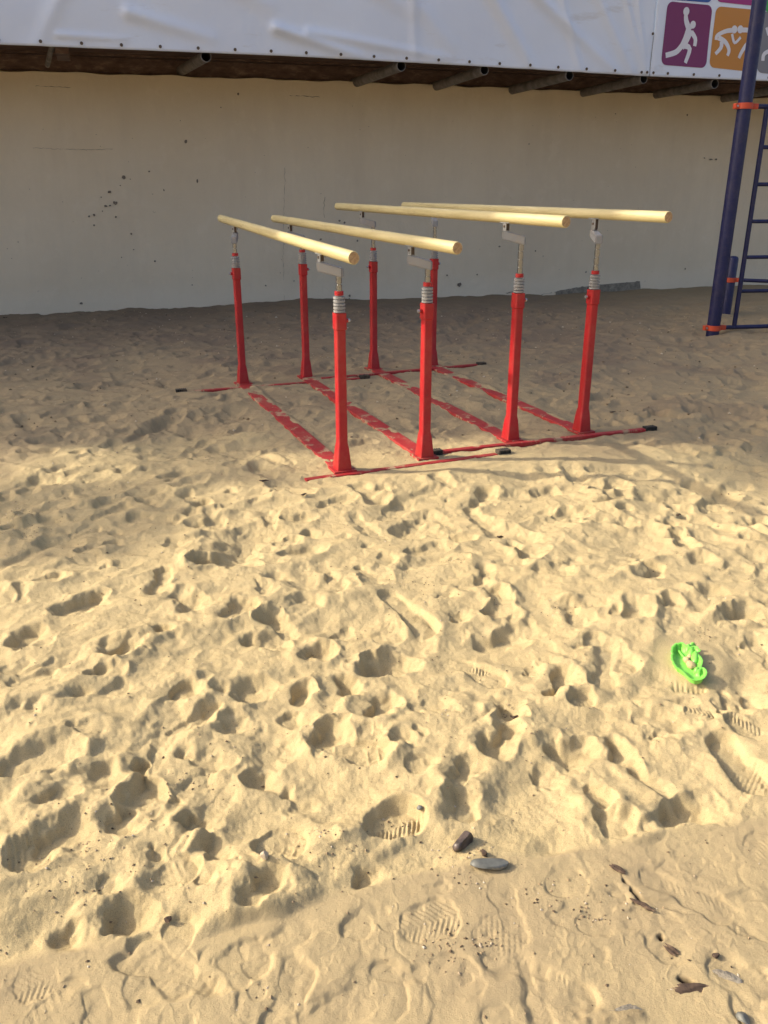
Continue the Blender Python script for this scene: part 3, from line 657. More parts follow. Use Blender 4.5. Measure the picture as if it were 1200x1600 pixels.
# eyelets
bm = bmesh.new(); tube(bm, [(0, 0, 0), (0, -0.006, 0)], 0.016, 10); eye_me = bpy.data.meshes.new('eyelet'); bm.to_mesh(eye_me); bm.free(); eye_me.materials.append(M['dark_metal'])
sp_ = [wall_at(x, y, BOFF)[0] for x, y in ((-1, 70), (46, 72))]
step = 0.385; s = sp_[0] - 2 * step; rotw = math.atan2(Wd.y, Wd.x)
ey_list = []
while s < SSEAM + 3.0:
    if not (abs(s - SSEAM) < 0.09): ey_list.append((s, 0))
    s += step
ey_list += [(SSEAM - 0.05, 0), (SSEAM + 0.05, 0), (SSEAM - .02, .42), (SSEAM + .03, .85)]
for s, dz_ in ey_list:
    z = float(np.interp(s, _bs, _bz)) + 0.040 + dz_
    o = bpy.data.objects.new('eyelet', eye_me); COL.objects.link(o); o.parent = banner
    o.location = wpt(s, boff(s, z) + 0.0035, z) - world_loc(banner); o.rotation_euler = (0, 0, rotw)
# pictograms: quads given by their picture corners, drawn in the unit square
def pict(c4, fig_strokes, circles, name_m, lab):
    """c4: corner pixels TL, TR, BR, BL"""
    W4 = [wall_at(x, y, BOFF) for x, y in c4]
    def uv(u, v):
        a = [W4[0][k] * (1 - u) + W4[1][k] * u for k in (0, 1)]; b_ = [W4[3][k] * (1 - u) + W4[2][k] * u for k in (0, 1)]
        return a[0] * (1 - v) + b_[0] * v, a[1] * (1 - v) + b_[1] * v
    # rounded square as a grid so that it follows the sheet
    bm = bmesh.new(); rc = 0.11; n = 14; vv = {}
    def rnd_uv(a, b_):
        # squash corners in
        x, y = a * 2 - 1, b_ * 2 - 1; k = 1 - 2 * rc
        if abs(x) > k and abs(y) > k:
            dx, dy = (abs(x) - k) / (2 * rc), (abs(y) - k) / (2 * rc); m_ = max(dx, dy); h = math.hypot(dx, dy)
            if h > 0: x = math.copysign(k + 2 * rc * dx * m_ / h, x); y = math.copysign(k + 2 * rc * dy * m_ / h, y)
        return (x + 1) / 2, (y + 1) / 2
    ks = [0, rc / 3, 2 * rc / 3, rc] + [rc + (1 - 2 * rc) * q / 8 for q in range(1, 8)] + [1 - rc, 1 - 2 * rc / 3, 1 - rc / 3, 1]
    for a, ua in enumerate(ks):
        for c_, vb in enumerate(ks):
            u, v = rnd_uv(ua, vb); s, z = uv(u, v); vv[a, c_] = bm.verts.new(wpt(s, boff(s, z) + 0.004, z))
    for a in range(len(ks) - 1):
        for c_ in range(len(ks) - 1): bm.faces.new((vv[a, c_], vv[a, c_ + 1], vv[a + 1, c_ + 1], vv[a + 1, c_]))
    sq = finish('pictogram_square', bm, M[name_m], banner, smooth=True); sq['label'] = lab
    if not fig_strokes and not circles: return
    bm = bmesh.new(); lay = [0.0055]
    def P3(u, v): s, z = uv(u, v); return wpt(s, boff(s, z) + lay[0], z)
    for pts, w0, w1 in fig_strokes:
        # Catmull-Rom smoothing
        Q = [pts[0]] + list(pts) + [pts[-1]]; sm = []
        for k in range(1, len(Q) - 2):
            for t in (0, .25, .5, .75):
                p0, p1, p2, p3 = Q[k - 1], Q[k], Q[k + 1], Q[k + 2]
                sm.append(tuple(0.5 * ((2 * p1[e]) + (-p0[e] + p2[e]) * t + (2 * p0[e] - 5 * p1[e] + 4 * p2[e] - p3[e]) * t * t + (-p0[e] + 3 * p1[e] - 3 * p2[e] + p3[e]) * t ** 3) for e in (0, 1)))
        sm.append(tuple(pts[-1])); prev = None
        for k, (x, y) in enumerate(sm):
            a = sm[max(k - 1, 0)]; b_ = sm[min(k + 1, len(sm) - 1)]; dx, dy = b_[0] - a[0], b_[1] - a[1]; L = math.hypot(dx, dy) or 1
            w_ = (w0 + (w1 - w0) * k / (len(sm) - 1)) / 2; nx, ny = -dy / L * w_, dx / L * w_
            cur = (bm.verts.new(P3(x + nx, y + ny)), bm.verts.new(P3(x - nx, y - ny)))
            if prev: bm.faces.new((prev[0], prev[1], cur[1], cur[0]))
            prev = cur
        lay[0] += 0.0005
    for (cx, cy, r_) in circles:
        vs = [bm.verts.new(P3(cx + r_ * math.cos(2 * math.pi * k / 20), cy + r_ * math.sin(2 * math.pi * k / 20))) for k in range(20)]
        bm.faces.new(vs); lay[0] += 0.0005
    bmesh.ops.recalc_face_normals(bm, faces=bm.faces)
    finish('athlete_figure', bm, M['print_white'], sq)
C1 = [(1041.5, 2.5), (1111, 9), (1101, 107), (1031, 101.5)]
pict(C1, [([(.43, .17), (.46, .28), (.56, .42)], .075, .12), ([(.56, .40), (.50, .56), (.42, .70)], .17, .12), ([(.60, .44), (.70, .54), (.70, .66)], .085, .07), ([(.42, .67), (.30, .78), (.08, .845)], .10, .085),
          ([(.45, .66), (.60, .71), (.53, .94)], .10, .07)], [(.43, .13, .068), (.615, .325, .062)], 'print_purple', 'purple square with a white ball player')
C2 = [(1116.5, 10.5), (1187, 17), (1176, 113), (1106, 105.5)]
pict(C2, [([(.44, .36), (.28, .38), (.10, .46), (.08, .54)], .08, .06), ([(.12, .50), (.28, .56), (.38, .68), (.36, .78)], .085, .06), ([(.20, .56), (.20, .66), (.10, .77)], .085, .06),
          ([(.62, .34), (.78, .34), (.90, .42), (.94, .50)], .08, .07), ([(.90, .48), (.76, .56), (.66, .70), (.62, .80)], .085, .06), ([(.84, .54), (.90, .68), (.96, .80)], .08, .06), ([(.40, .42), (.48, .56), (.60, .46)], .05, .05)],
     [(.44, .345, .065), (.57, .335, .065)], 'print_orange', 'orange square with two white wrestlers')
C3 = [(1190, 17.5), (1262, 25), (1252, 121), (1180, 113.5)]
pict(C3, [([(.10, .80), (.12, .68), (.34, .60), (.6, .62)], .07, .07), ([(.10, .26), (.16, .38)], .05, .05), ([(.24, .26), (.22, .40)], .04, .04)], [(.5, .3, .07)], 'print_grey', 'grey square with a white figure cut by the pole')
def up(c, dx=7.5, dy=-103): return [(x + dx, y + dy) for x, y in c]
pict(up(C1, 9, -102), [], [], 'print_blue', 'blue square at the top edge'); pict(up(C2, 10, -102), [], [], 'print_magenta', 'magenta square at the top edge'); pict(up(C3, 12, -92), [], [], 'print_green', 'green square at the top right')

# ------------------------------------------------------------------ parallel bars
def build_bars(near, far_, crs, spec, rails, label):
    """spec[(end,i)] = (z red top, z arm bottom, z rail axis, arm dir vector)"""
    o0 = (near[0] + near[1] + far_[0] + far_[1]) / 4; o0 = Vector((o0.x, o0.y, 0))
    th = empty('parallel_bars', o0, label, 'parallel bars', 'parallel bars standing side by side on the sand')
    bd = (far_[0] - near[0]); rot = math.atan2(bd.y, bd.x) - math.pi / 2
    att = {}
    for e, pts in (('n', near), ('f', far_)):
        for i_, p in enumerate(pts):
            zt, za, zr, ad = spec[e, i_]
            p = Vector((p.x, p.y, 0))
            bm = bmesh.new()
            ngon_rings(bm, [((p.x, p.y, -0.05), .043, .047, .006), ((p.x, p.y, 0.012), .041, .045, .007), ((p.x, p.y, 0.13), .031, .035, .010), ((p.x, p.y, 0.16), .0255, .029, .010),
                            ((p.x, p.y, zt - 0.085), .0245, .028, .010), ((p.x, p.y, zt - 0.08), .029, .033, .011), ((p.x, p.y, zt), .029, .033, .011)], rot)
            post = finish('upright_post', bm, M['red'], th, smooth='auto')
            bm = bmesh.new()   # foot plate
            prism(bm, (p.x, p.y, 0.012), .125, .12, .012, rot, 0.002); finish('foot_plate', bm, M['red_dusty'], post)
            bm = bmesh.new(); zc = zt + 0.001; nring = 5; prof = []
            for k in range(nring):
                z0 = zt + 0.002 + k * 0.0165; prof += [(z0, .0225), (z0 + .001, .0298), (z0 + .0115, .0298), (z0 + .0125, .0225)]
            tube(bm, [(p.x, p.y, z_) for z_, _r in prof], [r_ for _z, r_ in prof], 20)
            finish('ribbed_collar', bm, M['grey_metal'], post, smooth='auto')
            bm = bmesh.new(); tube(bm, [(p.x, p.y, zt + .0855), (p.x, p.y, zt + .106)], .0225, 18); finish('neck_ring', bm, M['red'], post, smooth='auto')
            bm = bmesh.new(); zz = zt + .100; sec = []
            while zz < za - 0.012:
                sec += [(zz, .0150), (zz + .036, .0150), (zz + .037, .0115), (zz + .043, .0115)]; zz += .0435
            tube(bm, [(p.x, p.y, z_) for z_, _r in sec], [r_ for _z, r_ in sec], 14); finish('scale_tube', bm, M['chrome'], post, smooth='auto')
            # slanted crank arm
            ad = Vector(ad); L = 0.085; rise = 0.032; hw = .021; hh = .047
            sd = Vector((-ad.y, ad.x, 0)); bm = bmesh.new(); ring = []
            for t_, sgn in ((-.022, 1), (L + .022, 1)):
                c_ = p + ad * t_; zb = za + rise * max(0, min(1, t_ / L))
                ring.append([bm.verts.new((c_ + sd * (hw * q1) + Vector((0, 0, zb + hh * q2)))) for q1, q2 in ((-1, 0), (1, 0), (1, 1), (-1, 1))])
            a, b_ = ring
            for k in range(4): bm.faces.new((a[k], a[(k + 1) % 4], b_[(k + 1) % 4], b_[k]))
            bm.faces.new(a[::-1]); bm.faces.new(b_); bmesh.ops.bevel(bm, geom=bm.edges[:], offset=.005, segments=2, affect='EDGES'); bmesh.ops.recalc_face_normals(bm, faces=bm.faces)
            finish('crank_arm', bm, M['grey_metal'], post, smooth='auto')
            q = p + ad * L; zb = za + rise + hh - .003; rr_ = 0.0270
            bm = bmesh.new(); n1 = zr - rr_ + .006
            for sg in (-1, 1):
                prism(bm, (q.x + sg * .012 * math.cos(rot), q.y + sg * .012 * math.sin(rot), (zb + n1) / 2), .005, .032, n1 - zb, rot, .001)
            prism(bm, (q.x, q.y, n1 - .004), .034, .10, .006, rot, .001)
            finish('hinge_bracket', bm, M['zinc'], post)
            bm = bmesh.new(); ux = Vector((math.cos(rot), math.sin(rot), 0)); qq = Vector((q.x, q.y, (zb + n1) / 2))
            tube(bm, [qq - ux * .019, qq + ux * .019], .0065, 8); prism(bm, (q.x, q.y, (zb + n1) / 2 - .004), .016, .022, (n1 - zb) - .010, rot); finish('pivot_pin', bm, M['dark_metal'], post)
            # clamp knob
            bm = bmesh.new(); kx = ux * (1 if (i_ + (e == 'n')) % 2 else -1); kz = zt - .04
            tube(bm, [p + kx * .024 + Vector((0, 0, kz)), p + kx * .044 + Vector((0, 0, kz))], .011, 12)
            finish('knob_boss', bm, M['red'], post, smooth='auto')
            bm = bmesh.new(); tube(bm, [p + kx * .042 + Vector((0, 0, kz)), p + kx * .055 + Vector((0, 0, kz))], .009, 8); finish('bolt', bm, M['zinc'], post)
            att[e, i_] = Vector((q.x, q.y, zr))
    for i_ in range(2):
        a, b_ = att['n', i_], att['f', i_]; d = b_ - a
        def solve(px):
            best = (1e9, 0)
            for k in range(-400, 1700):
                t_ = k / 1000 ; X_ = proj(a + d * t_)[0]
                if abs(X_ - px) < best[0]: best = (abs(X_ - px), t_)
            return best[1]
        t0, t1 = solve(rails[i_][0]), solve(rails[i_][1]); A = a + d * t0; B = a + d * t1; L = (B - A).length
        print('rail', label[:20], i_, 'len', round(L, 2), [tuple(round(v_) for v_ in proj(q)) for q in (A, B)], t0, t1)
        bm = bmesh.new(); n = 28; ro = []
        for xx, rr_ in ((0, .0240), (.003, .0270), (L - .003, .0270), (L, .0240)):
            ro.append([bm.verts.new((xx, rr_ * 0.97 * math.cos(2 * math.pi * k / n), rr_ * 1.06 * math.sin(2 * math.pi * k / n))) for k in range(n)])
        for p_, q_ in zip(ro, ro[1:]):
            for k in range(n): bm.faces.new((p_[k], p_[(k + 1) % n], q_[(k + 1) % n], q_[k]))
        f1 = bm.faces.new(ro[0][::-1]); f2 = bm.faces.new(ro[-1]); f1.material_index = f2.material_index = 1
        bmesh.ops.recalc_face_normals(bm, faces=bm.faces)
        me = bpy.data.meshes.new('rail'); bm.to_mesh(me); bm.free(); me.materials.append(M['wood']); me.materials.append(M['endgrain'])
        for p_ in me.polygons: p_.use_smooth = p_.material_index == 0
        ob = bpy.data.objects.new('rail', me); COL.objects.link(ob); ob.parent = th; ob.location = A - o0
        ob.rotation_euler = (B - A).to_track_quat('X', 'Z').to_euler()
    for a, b_ in zip(near, far_):   # long base beams
        d = (b_ - a); L = d.length; dn = d.normalized(); c_ = (a + b_) / 2
        bm = bmesh.new(); prism(bm, (c_.x, c_.y, -0.008), .098, L - .11, .046, rot, .008); finish('base_beam', bm, M['red_dusty'], th)
    zcb = -0.005 if 'lower' in label else 0.005
    for (a, b_), caps in crs:
        d = (b_ - a).normalized(); rz = math.atan2(d.y, d.x); L = (b_ - a).length; c_ = (a + b_) / 2
        bm = bmesh.new(); prism(bm, (c_.x, c_.y, zcb), L, .042, .030, rz, .006)
        cb = finish('cross_bar', bm, M['red_dusty'], th)
        for q, sg, on in ((a, -1, caps[0]), (b_, 1, caps[1])):
            if not on: continue
            bm = bmesh.new()
            for k in range(6):
                cc = q + d * sg * (.008 + k * .0135); prism(bm, (cc.x, cc.y, .012), .010, .048, .036, rz, .003)
            cc = q + d * sg * .04; prism(bm, (cc.x, cc.y, .008), .080, .040, .028, rz, .004)
            finish('end_cap', bm, M['rubber'], cb)
    return th
LFT = Vector((-0.98, 0.15, 0)).normalized(); TOW = Vector((0.05, -1, 0)).normalized(); AWY = -TOW
build_bars(nearA, farA, [(cross[0], (0, 1)), (cross[1], (1, 1))],
           {('n', 0): (.835, 1.005, 1.143, LFT), ('n', 1): (.855, 1.020, 1.166, LFT), ('f', 0): (.875, 1.045, 1.19, AWY), ('f', 1): (.885, 1.045, 1.195, LFT)},
           [(553, 345), (715, 428)], 'lower red parallel bars with pale wooden rails on the left side')
build_bars(nearB, farB, [(cross[2], (1, 1)), (cross[3], (0, 1))],
           {('n', 0): (.868, 1.125, 1.268, LFT), ('n', 1): (.868, 1.12, 1.282, AWY), ('f', 0): (.878, 1.135, 1.282, LFT), ('f', 1): (.89, 1.135, 1.288, AWY)},
           [(885, 527), (1045, 631)], 'higher red parallel bars on the right with rails raised on long scale tubes')

# ------------------------------------------------------------------ climbing frame at the right
pb = at(1113, 523); pb.z = 0
def topat(base, px, py):
    d = ray(px, py); return HC + d.z * (base.y / d.y)
zclo, zchi = topat(pb, 1113, 512), topat(pb, 1163, 166)
cf = empty('climbing_frame', pb, 'tall navy steel pole with orange clamps holding a ladder at the right edge', 'climbing frame')
bm = bmesh.new(); tube(bm, [(pb.x, pb.y, -0.2), (pb.x, pb.y, 4.6)], 0.066, 28); finish('pole', bm, M['navy'], cf, smooth='auto')
fd = (at(1200, 504) - at(1128, 513)); fd.z = 0
fd = Vector((1.0, 0.16, 0)).normalized()
def clamp(base, z, r, par, d):
    bm = bmesh.new(); n = 24; sec = [(z - .026, r + .010), (z + .026, r + .010)]
    tube(bm, [(base.x, base.y, z - .026), (base.x, base.y, z + .026)], r + .010, n)
    rz = math.atan2(d.y, d.x)
    prism(bm, (base.x + d.x * (r + .03), base.y + d.y * (r + .03), z), .07, .05, .048, rz, .004)
    prism(bm, (base.x - d.x * (r + .022), base.y - d.y * (r + .022), z), .04, .05, .048, rz, .004)
    o = finish('clamp', bm, M['orange'], par, smooth='auto')
    bm = bmesh.new(); pp = Vector((base.x, base.y, z)) - d * (r + .022); nn = Vector((d.y, -d.x, 0)); tube(bm, [pp + nn * .02, pp + nn * .034], .010, 6); finish('bolt', bm, M['zinc'], o)
for z_ in (zclo, zchi):
    clamp(pb, z_, .066, cf, fd)
    bm = bmesh.new(); tube(bm, [pb + fd * .09 + Vector((0, 0, z_)), pb + fd * 2.2 + Vector((0, 0, z_))], .022, 14); finish('cross_tube', bm, M['navy'], cf, smooth='auto')
ls0 = pb + fd * 0.235
for e_ in (0.0, 1.35):
    bm = bmesh.new(); q = ls0 + fd * e_; tube(bm, [(q.x, q.y, zclo + .02), (q.x, q.y, zchi - .02)], .0235, 14); finish('ladder_rail', bm, M['navy'], cf, smooth='auto')
for px, py in ((1192, 230), (1186, 288), (1180, 346), (1174, 402), (1167, 455)):
    z_ = topat(ls0, px, py); bm = bmesh.new(); tube(bm, [ls0 + fd * .02 + Vector((0, 0, z_)), ls0 + fd * 1.33 + Vector((0, 0, z_))], .019, 12); finish('rung', bm, M['navy'], cf, smooth='auto')
# the short post behind
sb = at(1133, 491); sb.z = 0
sb = Vector((sb.x, sb.y, 0)); zt = topat(sb, 1142, 400); zc = topat(sb, 1143, 437)
sp = empty('short_post', sb, 'short round capped navy post standing behind the tall pole', 'post')
bm = bmesh.new(); tube(bm, [(sb.x, sb.y, -.1), (sb.x, sb.y, zt - .03), (sb.x, sb.y, zt - .01), (sb.x, sb.y, zt)], [.062, .062, .05, .025], 20); finish('post_tube', bm, M['navy'], sp, smooth='auto')
fd2 = Vector((0.93, -0.36, 0)).normalized()
clamp(sb, zc, .060, sp, fd2)
bm = bmesh.new(); tube(bm, [sb + fd2 * .08 + Vector((0, 0, zc)), sb + fd2 * 2.2 + Vector((0, 0, zc - .02))], .022, 14); finish('cross_tube', bm, M['navy'], sp, smooth='auto')

# ------------------------------------------------------------------ green sand mould
toy = empty('sand_mould', (toy_c.x, toy_c.y, 0), 'bright green plastic sand mould with a curled tail lying on the sand', 'beach toy')
O = [(270,262),(300,240),(335,246),(365,235),(400,240),(425,262),(455,292),(500,312),(550,316),(600,306),(640,318),(655,345),(690,372),(670,388),(630,392),(600,405),(625,425),(670,445),(705,480),(728,525),(722,575),(705,620),(680,655),(660,688),(690,700),(702,665),(725,642),(760,645),(790,675),(805,715),(790,760),(755,795),(700,812),(640,815),(585,800),(535,775),(490,735),(455,695),(420,660),(385,640),(350,612),(315,598),(290,560),(262,535),(255,500),(230,478),(236,445),(224,412),(246,384),(222,352),(238,325),(232,292)]
sc = .113 / 585
def tp(x, y, h=.036):
    q = at(1030 + x / 10.909, 980 + y / 10.909, h); return (q.x - toy_c.x, q.y - toy_c.y)
O2 = [tp(x, y) for x, y in O]
def inset(poly, d):
    n = len(poly); out = []
    for k in range(n):
        a, b_, c_ = poly[k - 1], poly[k], poly[(k + 1) % n]
        e1 = Vector((b_[0] - a[0], b_[1] - a[1])).normalized(); e2 = Vector((c_[0] - b_[0], c_[1] - b_[1])).normalized()
        nrm = Vector((e1.y + e2.y, -(e1.x + e2.x)))
        if nrm.length < 1e-6: nrm = Vector((e1.y, -e1.x))
        nrm.normalize(); out.append((b_[0] + nrm.x * d, b_[1] + nrm.y * d))
    return out
# refine the outline
O3 = []
for k in range(len(O2)):
    a, b_ = O2[k], O2[(k + 1) % len(O2)]; O3 += [a, ((a[0] + b_[0]) / 2, (a[1] + b_[1]) / 2)]
def rm(p, h): # whole mould tips a little to the right and to the viewer
    return Vector((toy_c.x + p[0], toy_c.y + p[1], 0.001 + h * max(.5, min(1.05, .80 + 3.0 * p[0] + 1.2 * p[1]))))
bm = bmesh.new()
lv = [(inset(O3, -.0012), .0), (inset(O3, -.0008), .020), (inset(O3, .0010), .034), (inset(O3, .0028), .0345), (inset(O3, -.0005), .0345)]
prof = [(.0040, 0.000), (.0020, .018), (-.0005, .030), (-.0040, .033), (-.0040, .035), (.0, .0355), (.0022, .034), (.0036, .031), (.0068, .026), (.0110, .021), (.0150, .019)]
rings = []
for ins, h in prof:
    q = inset(O3, ins); rings.append([bm.verts.new(rm(p_, h - (.012 * min(1, max(0, .25 - p_[0] / .03)) if len(rings) >= 7 else 0))) for p_ in q])
for a, b_ in zip(rings, rings[1:]):
    m_ = len(a)
    for k in range(m_): bm.faces.new((a[k], a[(k + 1) % m_], b_[(k + 1) % m_], b_[k]))
bot = bm.faces.new(rings[0]); fl_ = bm.faces.new(rings[-1]); bmesh.ops.triangulate(bm, faces=[bot, fl_])
bmesh.ops.recalc_face_normals(bm, faces=bm.faces)
finish('shell', bm, M['green'], toy, smooth='auto')
# raised ribs of the modelled body inside the mould
bm = bmesh.new()
for pts, r_ in (([(300, 330), (340, 400), (400, 470), (470, 540)], .0045), ([(430, 330), (470, 400), (500, 470)], .006), ([(560, 470), (600, 540), (600, 620)], .007), ([(480, 340), (560, 345), (610, 340)], .003)):
    tube(bm, [rm(tp(x, y, .014), .013) for x, y in pts], [r_ * .4] + [r_] * (len(pts) - 2) + [r_ * .4], 10)
finish('moulded_rib', bm, M['green'], toy, smooth=True)
bm = bmesh.new()
for (cx, cy, a_, b_, hh_) in ((615, 530, 85, 105, .020), (490, 385, 70, 60, .019), (560, 345, 70, 24, .019), (640, 745, 60, 38, .016), (545, 450, 70, 60, .017)):
    r_ = bmesh.ops.create_icosphere(bm, subdivisions=3, radius=1); c0_ = rm(tp(cx, cy, .014), .011)
    for v in r_['verts']:
        q_ = tp(cx + v.co.x * a_, cy - v.co.y * b_, .014); v.co = Vector((toy_c.x + q_[0], toy_c.y + q_[1], c0_.z + v.co.z * (hh_ + .003)))
finish('moulded_body', bm, M['green'], toy, smooth=True)
bm = bmesh.new()
for (cx, cy, a_, b_) in ((470, 560, 55, 45), (545, 640, 75, 65), (520, 520, 45, 35)):
    r_ = bmesh.ops.create_icosphere(bm, subdivisions=3, radius=1)
    for v in r_['verts']:
        k = 1 + .15 * math.sin(v.co.x * 7 + cx) * math.cos(v.co.y * 6 + cy); c_ = rm(tp(cx, cy, .014), .018)
        v.co = Vector((c_.x + v.co.x * a_ * sc * k, c_.y + v.co.y * b_ * sc / .62 * k, c_.z + v.co.z * .011))
sf = finish('sand_fill', bm, M['sand'], toy, smooth=True)

# ------------------------------------------------------------------ stones, timber, crumbs
def rock(name, px, py, sx, sy, sz, rz, mt, label, cat, seed, sink=0.3, flatk=3):
    p = at(px, py, 0.0); g_ = ground(p.x, p.y); rr = random.Random(seed)
    bm = bmesh.new(); bmesh.ops.create_icosphere(bm, subdivisions=3, radius=1)
    cuts = [(Vector((rr.gauss(0, 1), rr.gauss(0, 1), rr.gauss(0, 1))).normalized(), rr.uniform(.42, .75)) for _ in range(flatk + 4)]
    for v in bm.verts:
        for n_, d_ in cuts:
            e_ = v.co.dot(n_) - d_
            if e_ > 0: v.co -= n_ * e_ * .97
        if name == 'chunk': v.co *= rr.uniform(.78, 1.15)
        v.co = Vector((v.co.x * sx, v.co.y * sy, v.co.z * sz)); v.co.rotate(Matrix.Rotation(rz, 3, 'Z')); v.co += Vector((p.x, p.y, g_ + sz * (1 - 2 * sink)))
    o = finish(name, bm, mt, None, smooth='auto', loc=(p.x, p.y, g_)); return tag(o, label, cat)
rock('stone', 724, 1310, .034, .022, .022, .9, M['stone_dark'], 'dark shiny brown stone lying at the edge of the loose sand', 'stone', 3, .3)
rock('stone', 766, 1344, .046, .022, .016, .12, M['stone_grey'], 'flat grey stone half buried just below the dark stone', 'stone', 8, .25)
rock('clod', 757, 1328, .010, .008, .009, .3, M['rotten'], 'tiny dark clod just above the flat grey stone', 'clod', 5, .2)
rock('pebble', 415, 1354, .011, .010, .010, .3, M['crumb'], 'small pale pebble casting a shadow near the bottom left', 'pebble', 15, .2)
rock('pebble', 262, 1432, .009, .008, .007, .3, M['rotten'], 'small dark pebble beside the deep print at lower left', 'pebble', 16, .2)
rock('pebble', 656, 1260, .009, .008, .008, .3, M['stone_grey'], 'small grey pebble up and left of the dark shiny stone', 'pebble', 17, .2)
rock('pebble', 1120, 1486, .008, .007, .006, .3, M['rotten'], 'brown pebble on the packed sand just above the grey broken concrete edge', 'pebble', 18, .2)
rock('pebble', 1162, 1582, .012, .018, .010, .1, M['stone_grey'], 'oval grey pebble in the bottom right corner', 'pebble', 19, .2)
rock('chunk', 1086, 1535, .050, .024, .009, .25, M['rotten'], 'dark crumbling chunk at the lower end of the slab crack', 'rubble', 23, .35)
rock('chunk', 1135, 1516, .030, .012, .006, -.5, M['concrete'], 'grey broken concrete edge right of the dark chunk', 'rubble', 25, .3)
rock('chunk', 975, 1570, .035, .010, .007, .12, M['concrete'], 'grey sliver of concrete showing through at the bottom edge', 'rubble', 26, .62)
for k, (px, py, L, a, lab) in enumerate([(965, 1352, .035, -.75, 'short dark splinter nearest the loose sand'), (1005, 1408, .045, -.6, 'longer dark splinter in the middle of the slab crack'), (1050, 1478, .03, -.95, 'small dark splinter above the dark chunk')]):
    p = at(px, py); g_ = ground(p.x, p.y); bm = bmesh.new(); rr = random.Random(k)
    d = Vector((math.cos(a), math.sin(a), 0))
    for q in range(3):
        o_ = Vector((rr.uniform(-.006, .006), rr.uniform(-.006, .006), 0)); pts = [p + o_ + d * (L * t_) + Vector((0, 0, g_ + .002 + .002 * rr.random())) for t_ in (-.5, -.2, .15, .5)]
        tube(bm, pts, [.001, .004 * rr.uniform(.6, 1.2), .0045, .001], 6)
    tag(finish('splinter', bm, M['rotten'], None, loc=(p.x, p.y, g_)), lab, 'splinter')
tw = [(828, 1000 - 42, .03, .5), (714, 1110, .03, .0)]
# bits lying about: (px, py, size, label)
for k, (px, py, L, a, lab) in enumerate([(413, 757, .05, .1, 'dark twig on the bright ridge left of the bars'), (475, 781, .035, .7, 'small dark twig below the left bars'), (957, 650, .05, .25, 'thin stick in the shade right of the bars'), (782, 829, .03, .1, 'tiny dark twig in the bright sand below the bars'), (806, 1110, .03, -.1, 'reddish brown twig in a print right of centre'), (1060, 806, .03, .5, 'tiny twig near the right edge')]):
    p = at(px, py); g_ = ground(p.x, p.y); bm = bmesh.new(); d = Vector((math.cos(a), math.sin(a), 0))
    tube(bm, [p + d * (L * t_) + Vector((0, .004 * math.sin(t_ * 9), g_ + .006)) for t_ in (-.5, -.15, .2, .5)], [.002, .005, .004, .0015], 6)
    tag(finish('twig', bm, M['rotten'], None, loc=(p.x, p.y, g_)), lab, 'twig')
# crumbs of soil, shell and gravel
cv, cf_ = [], []
octv = np.array([[1, 0, 0], [0, 1, 0], [-1, 0, 0], [0, -1, 0], [0, 0, 1], [0, 0, -1]], float); octf = [(0, 1, 4), (1, 2, 4), (2, 3, 4), (3, 0, 4), (1, 0, 5), (2, 1, 5), (3, 2, 5), (0, 3, 5)]
def crumb(x, y, s):
    j_ = rng.uniform(.6, 1.3, (6, 1)); v = octv * j_ * s * np.array([1, rng.uniform(.6, 1), rng.uniform(.5, .8)]); a = rng.uniform(0, 6.28)
    ca, sa = math.cos(a), math.sin(a); v = np.stack([v[:, 0] * ca - v[:, 1] * sa + x, v[:, 0] * sa + v[:, 1] * ca + y, v[:, 2] + ground(x, y) + s * .25], 1)
    b0 = len(cv) * 6; cv.append(v); cf_.extend([tuple(b0 + q for q in f) for f in octf])
for _ in range(2600):
    y = 1.0 + 3.6 * rnd.random() ** 0.9; x = rnd.uniform(-1, 1) * (.62 * y + .1); crumb(x, y, rnd.choice([.0013, .0016, .002, .002, .003, .0045]) * rnd.uniform(.7, 1.2))
for (px, py, n, sp_r) in ((700, 872, 26, .03), (1100, 995, 22, .025), (640, 905, 40, .07), (30, 825, 90, .09), (20, 800, 60, .06), (620, 1250 + 30, 20, .03), (860, 950, 16, .04), (500, 1320, 40, .05), (795, 1100, 18, .02), (950, 1395, 14, .04), (680, 1120, 20, .05), (850, 1395, 14, .03), (735, 1340, 30, .04), (700, 1462, 40, .03), (760, 1465, 30, .02), (920, 1420, 26, .02), (180, 1330, 50, .08), (300, 1215, 30, .04), (80, 1370, 50, .08)):
    c_ = at(px, py)
    for _ in range(n): crumb(c_.x + rnd.gauss(0, sp_r), c_.y + rnd.gauss(0, sp_r), rnd.uniform(.0018, .0045))
for _ in range(2600):
    y = 4.6 + 6.3 * rnd.random() ** .8; x = rnd.uniform(-1, 1) * (.52 * y)
    if not keep(x, y) or (x - W0.x) * Wn.x + (y - W0.y) * Wn.y < .03: continue
    crumb(x, y, rnd.choice([.003, .004, .005, .006, .009, .013]) * rnd.uniform(.7, 1.2))
me = bpy.data.meshes.new('gravel_crumbs'); me.from_pydata(np.concatenate(cv).tolist(), [], cf_); me.materials.append(M['crumb'])
o = bpy.data.objects.new('gravel_crumbs', me); COL.objects.link(o); tag(o, 'fine crumbs of soil and shell strewn over the sand', 'gravel', kind='stuff')

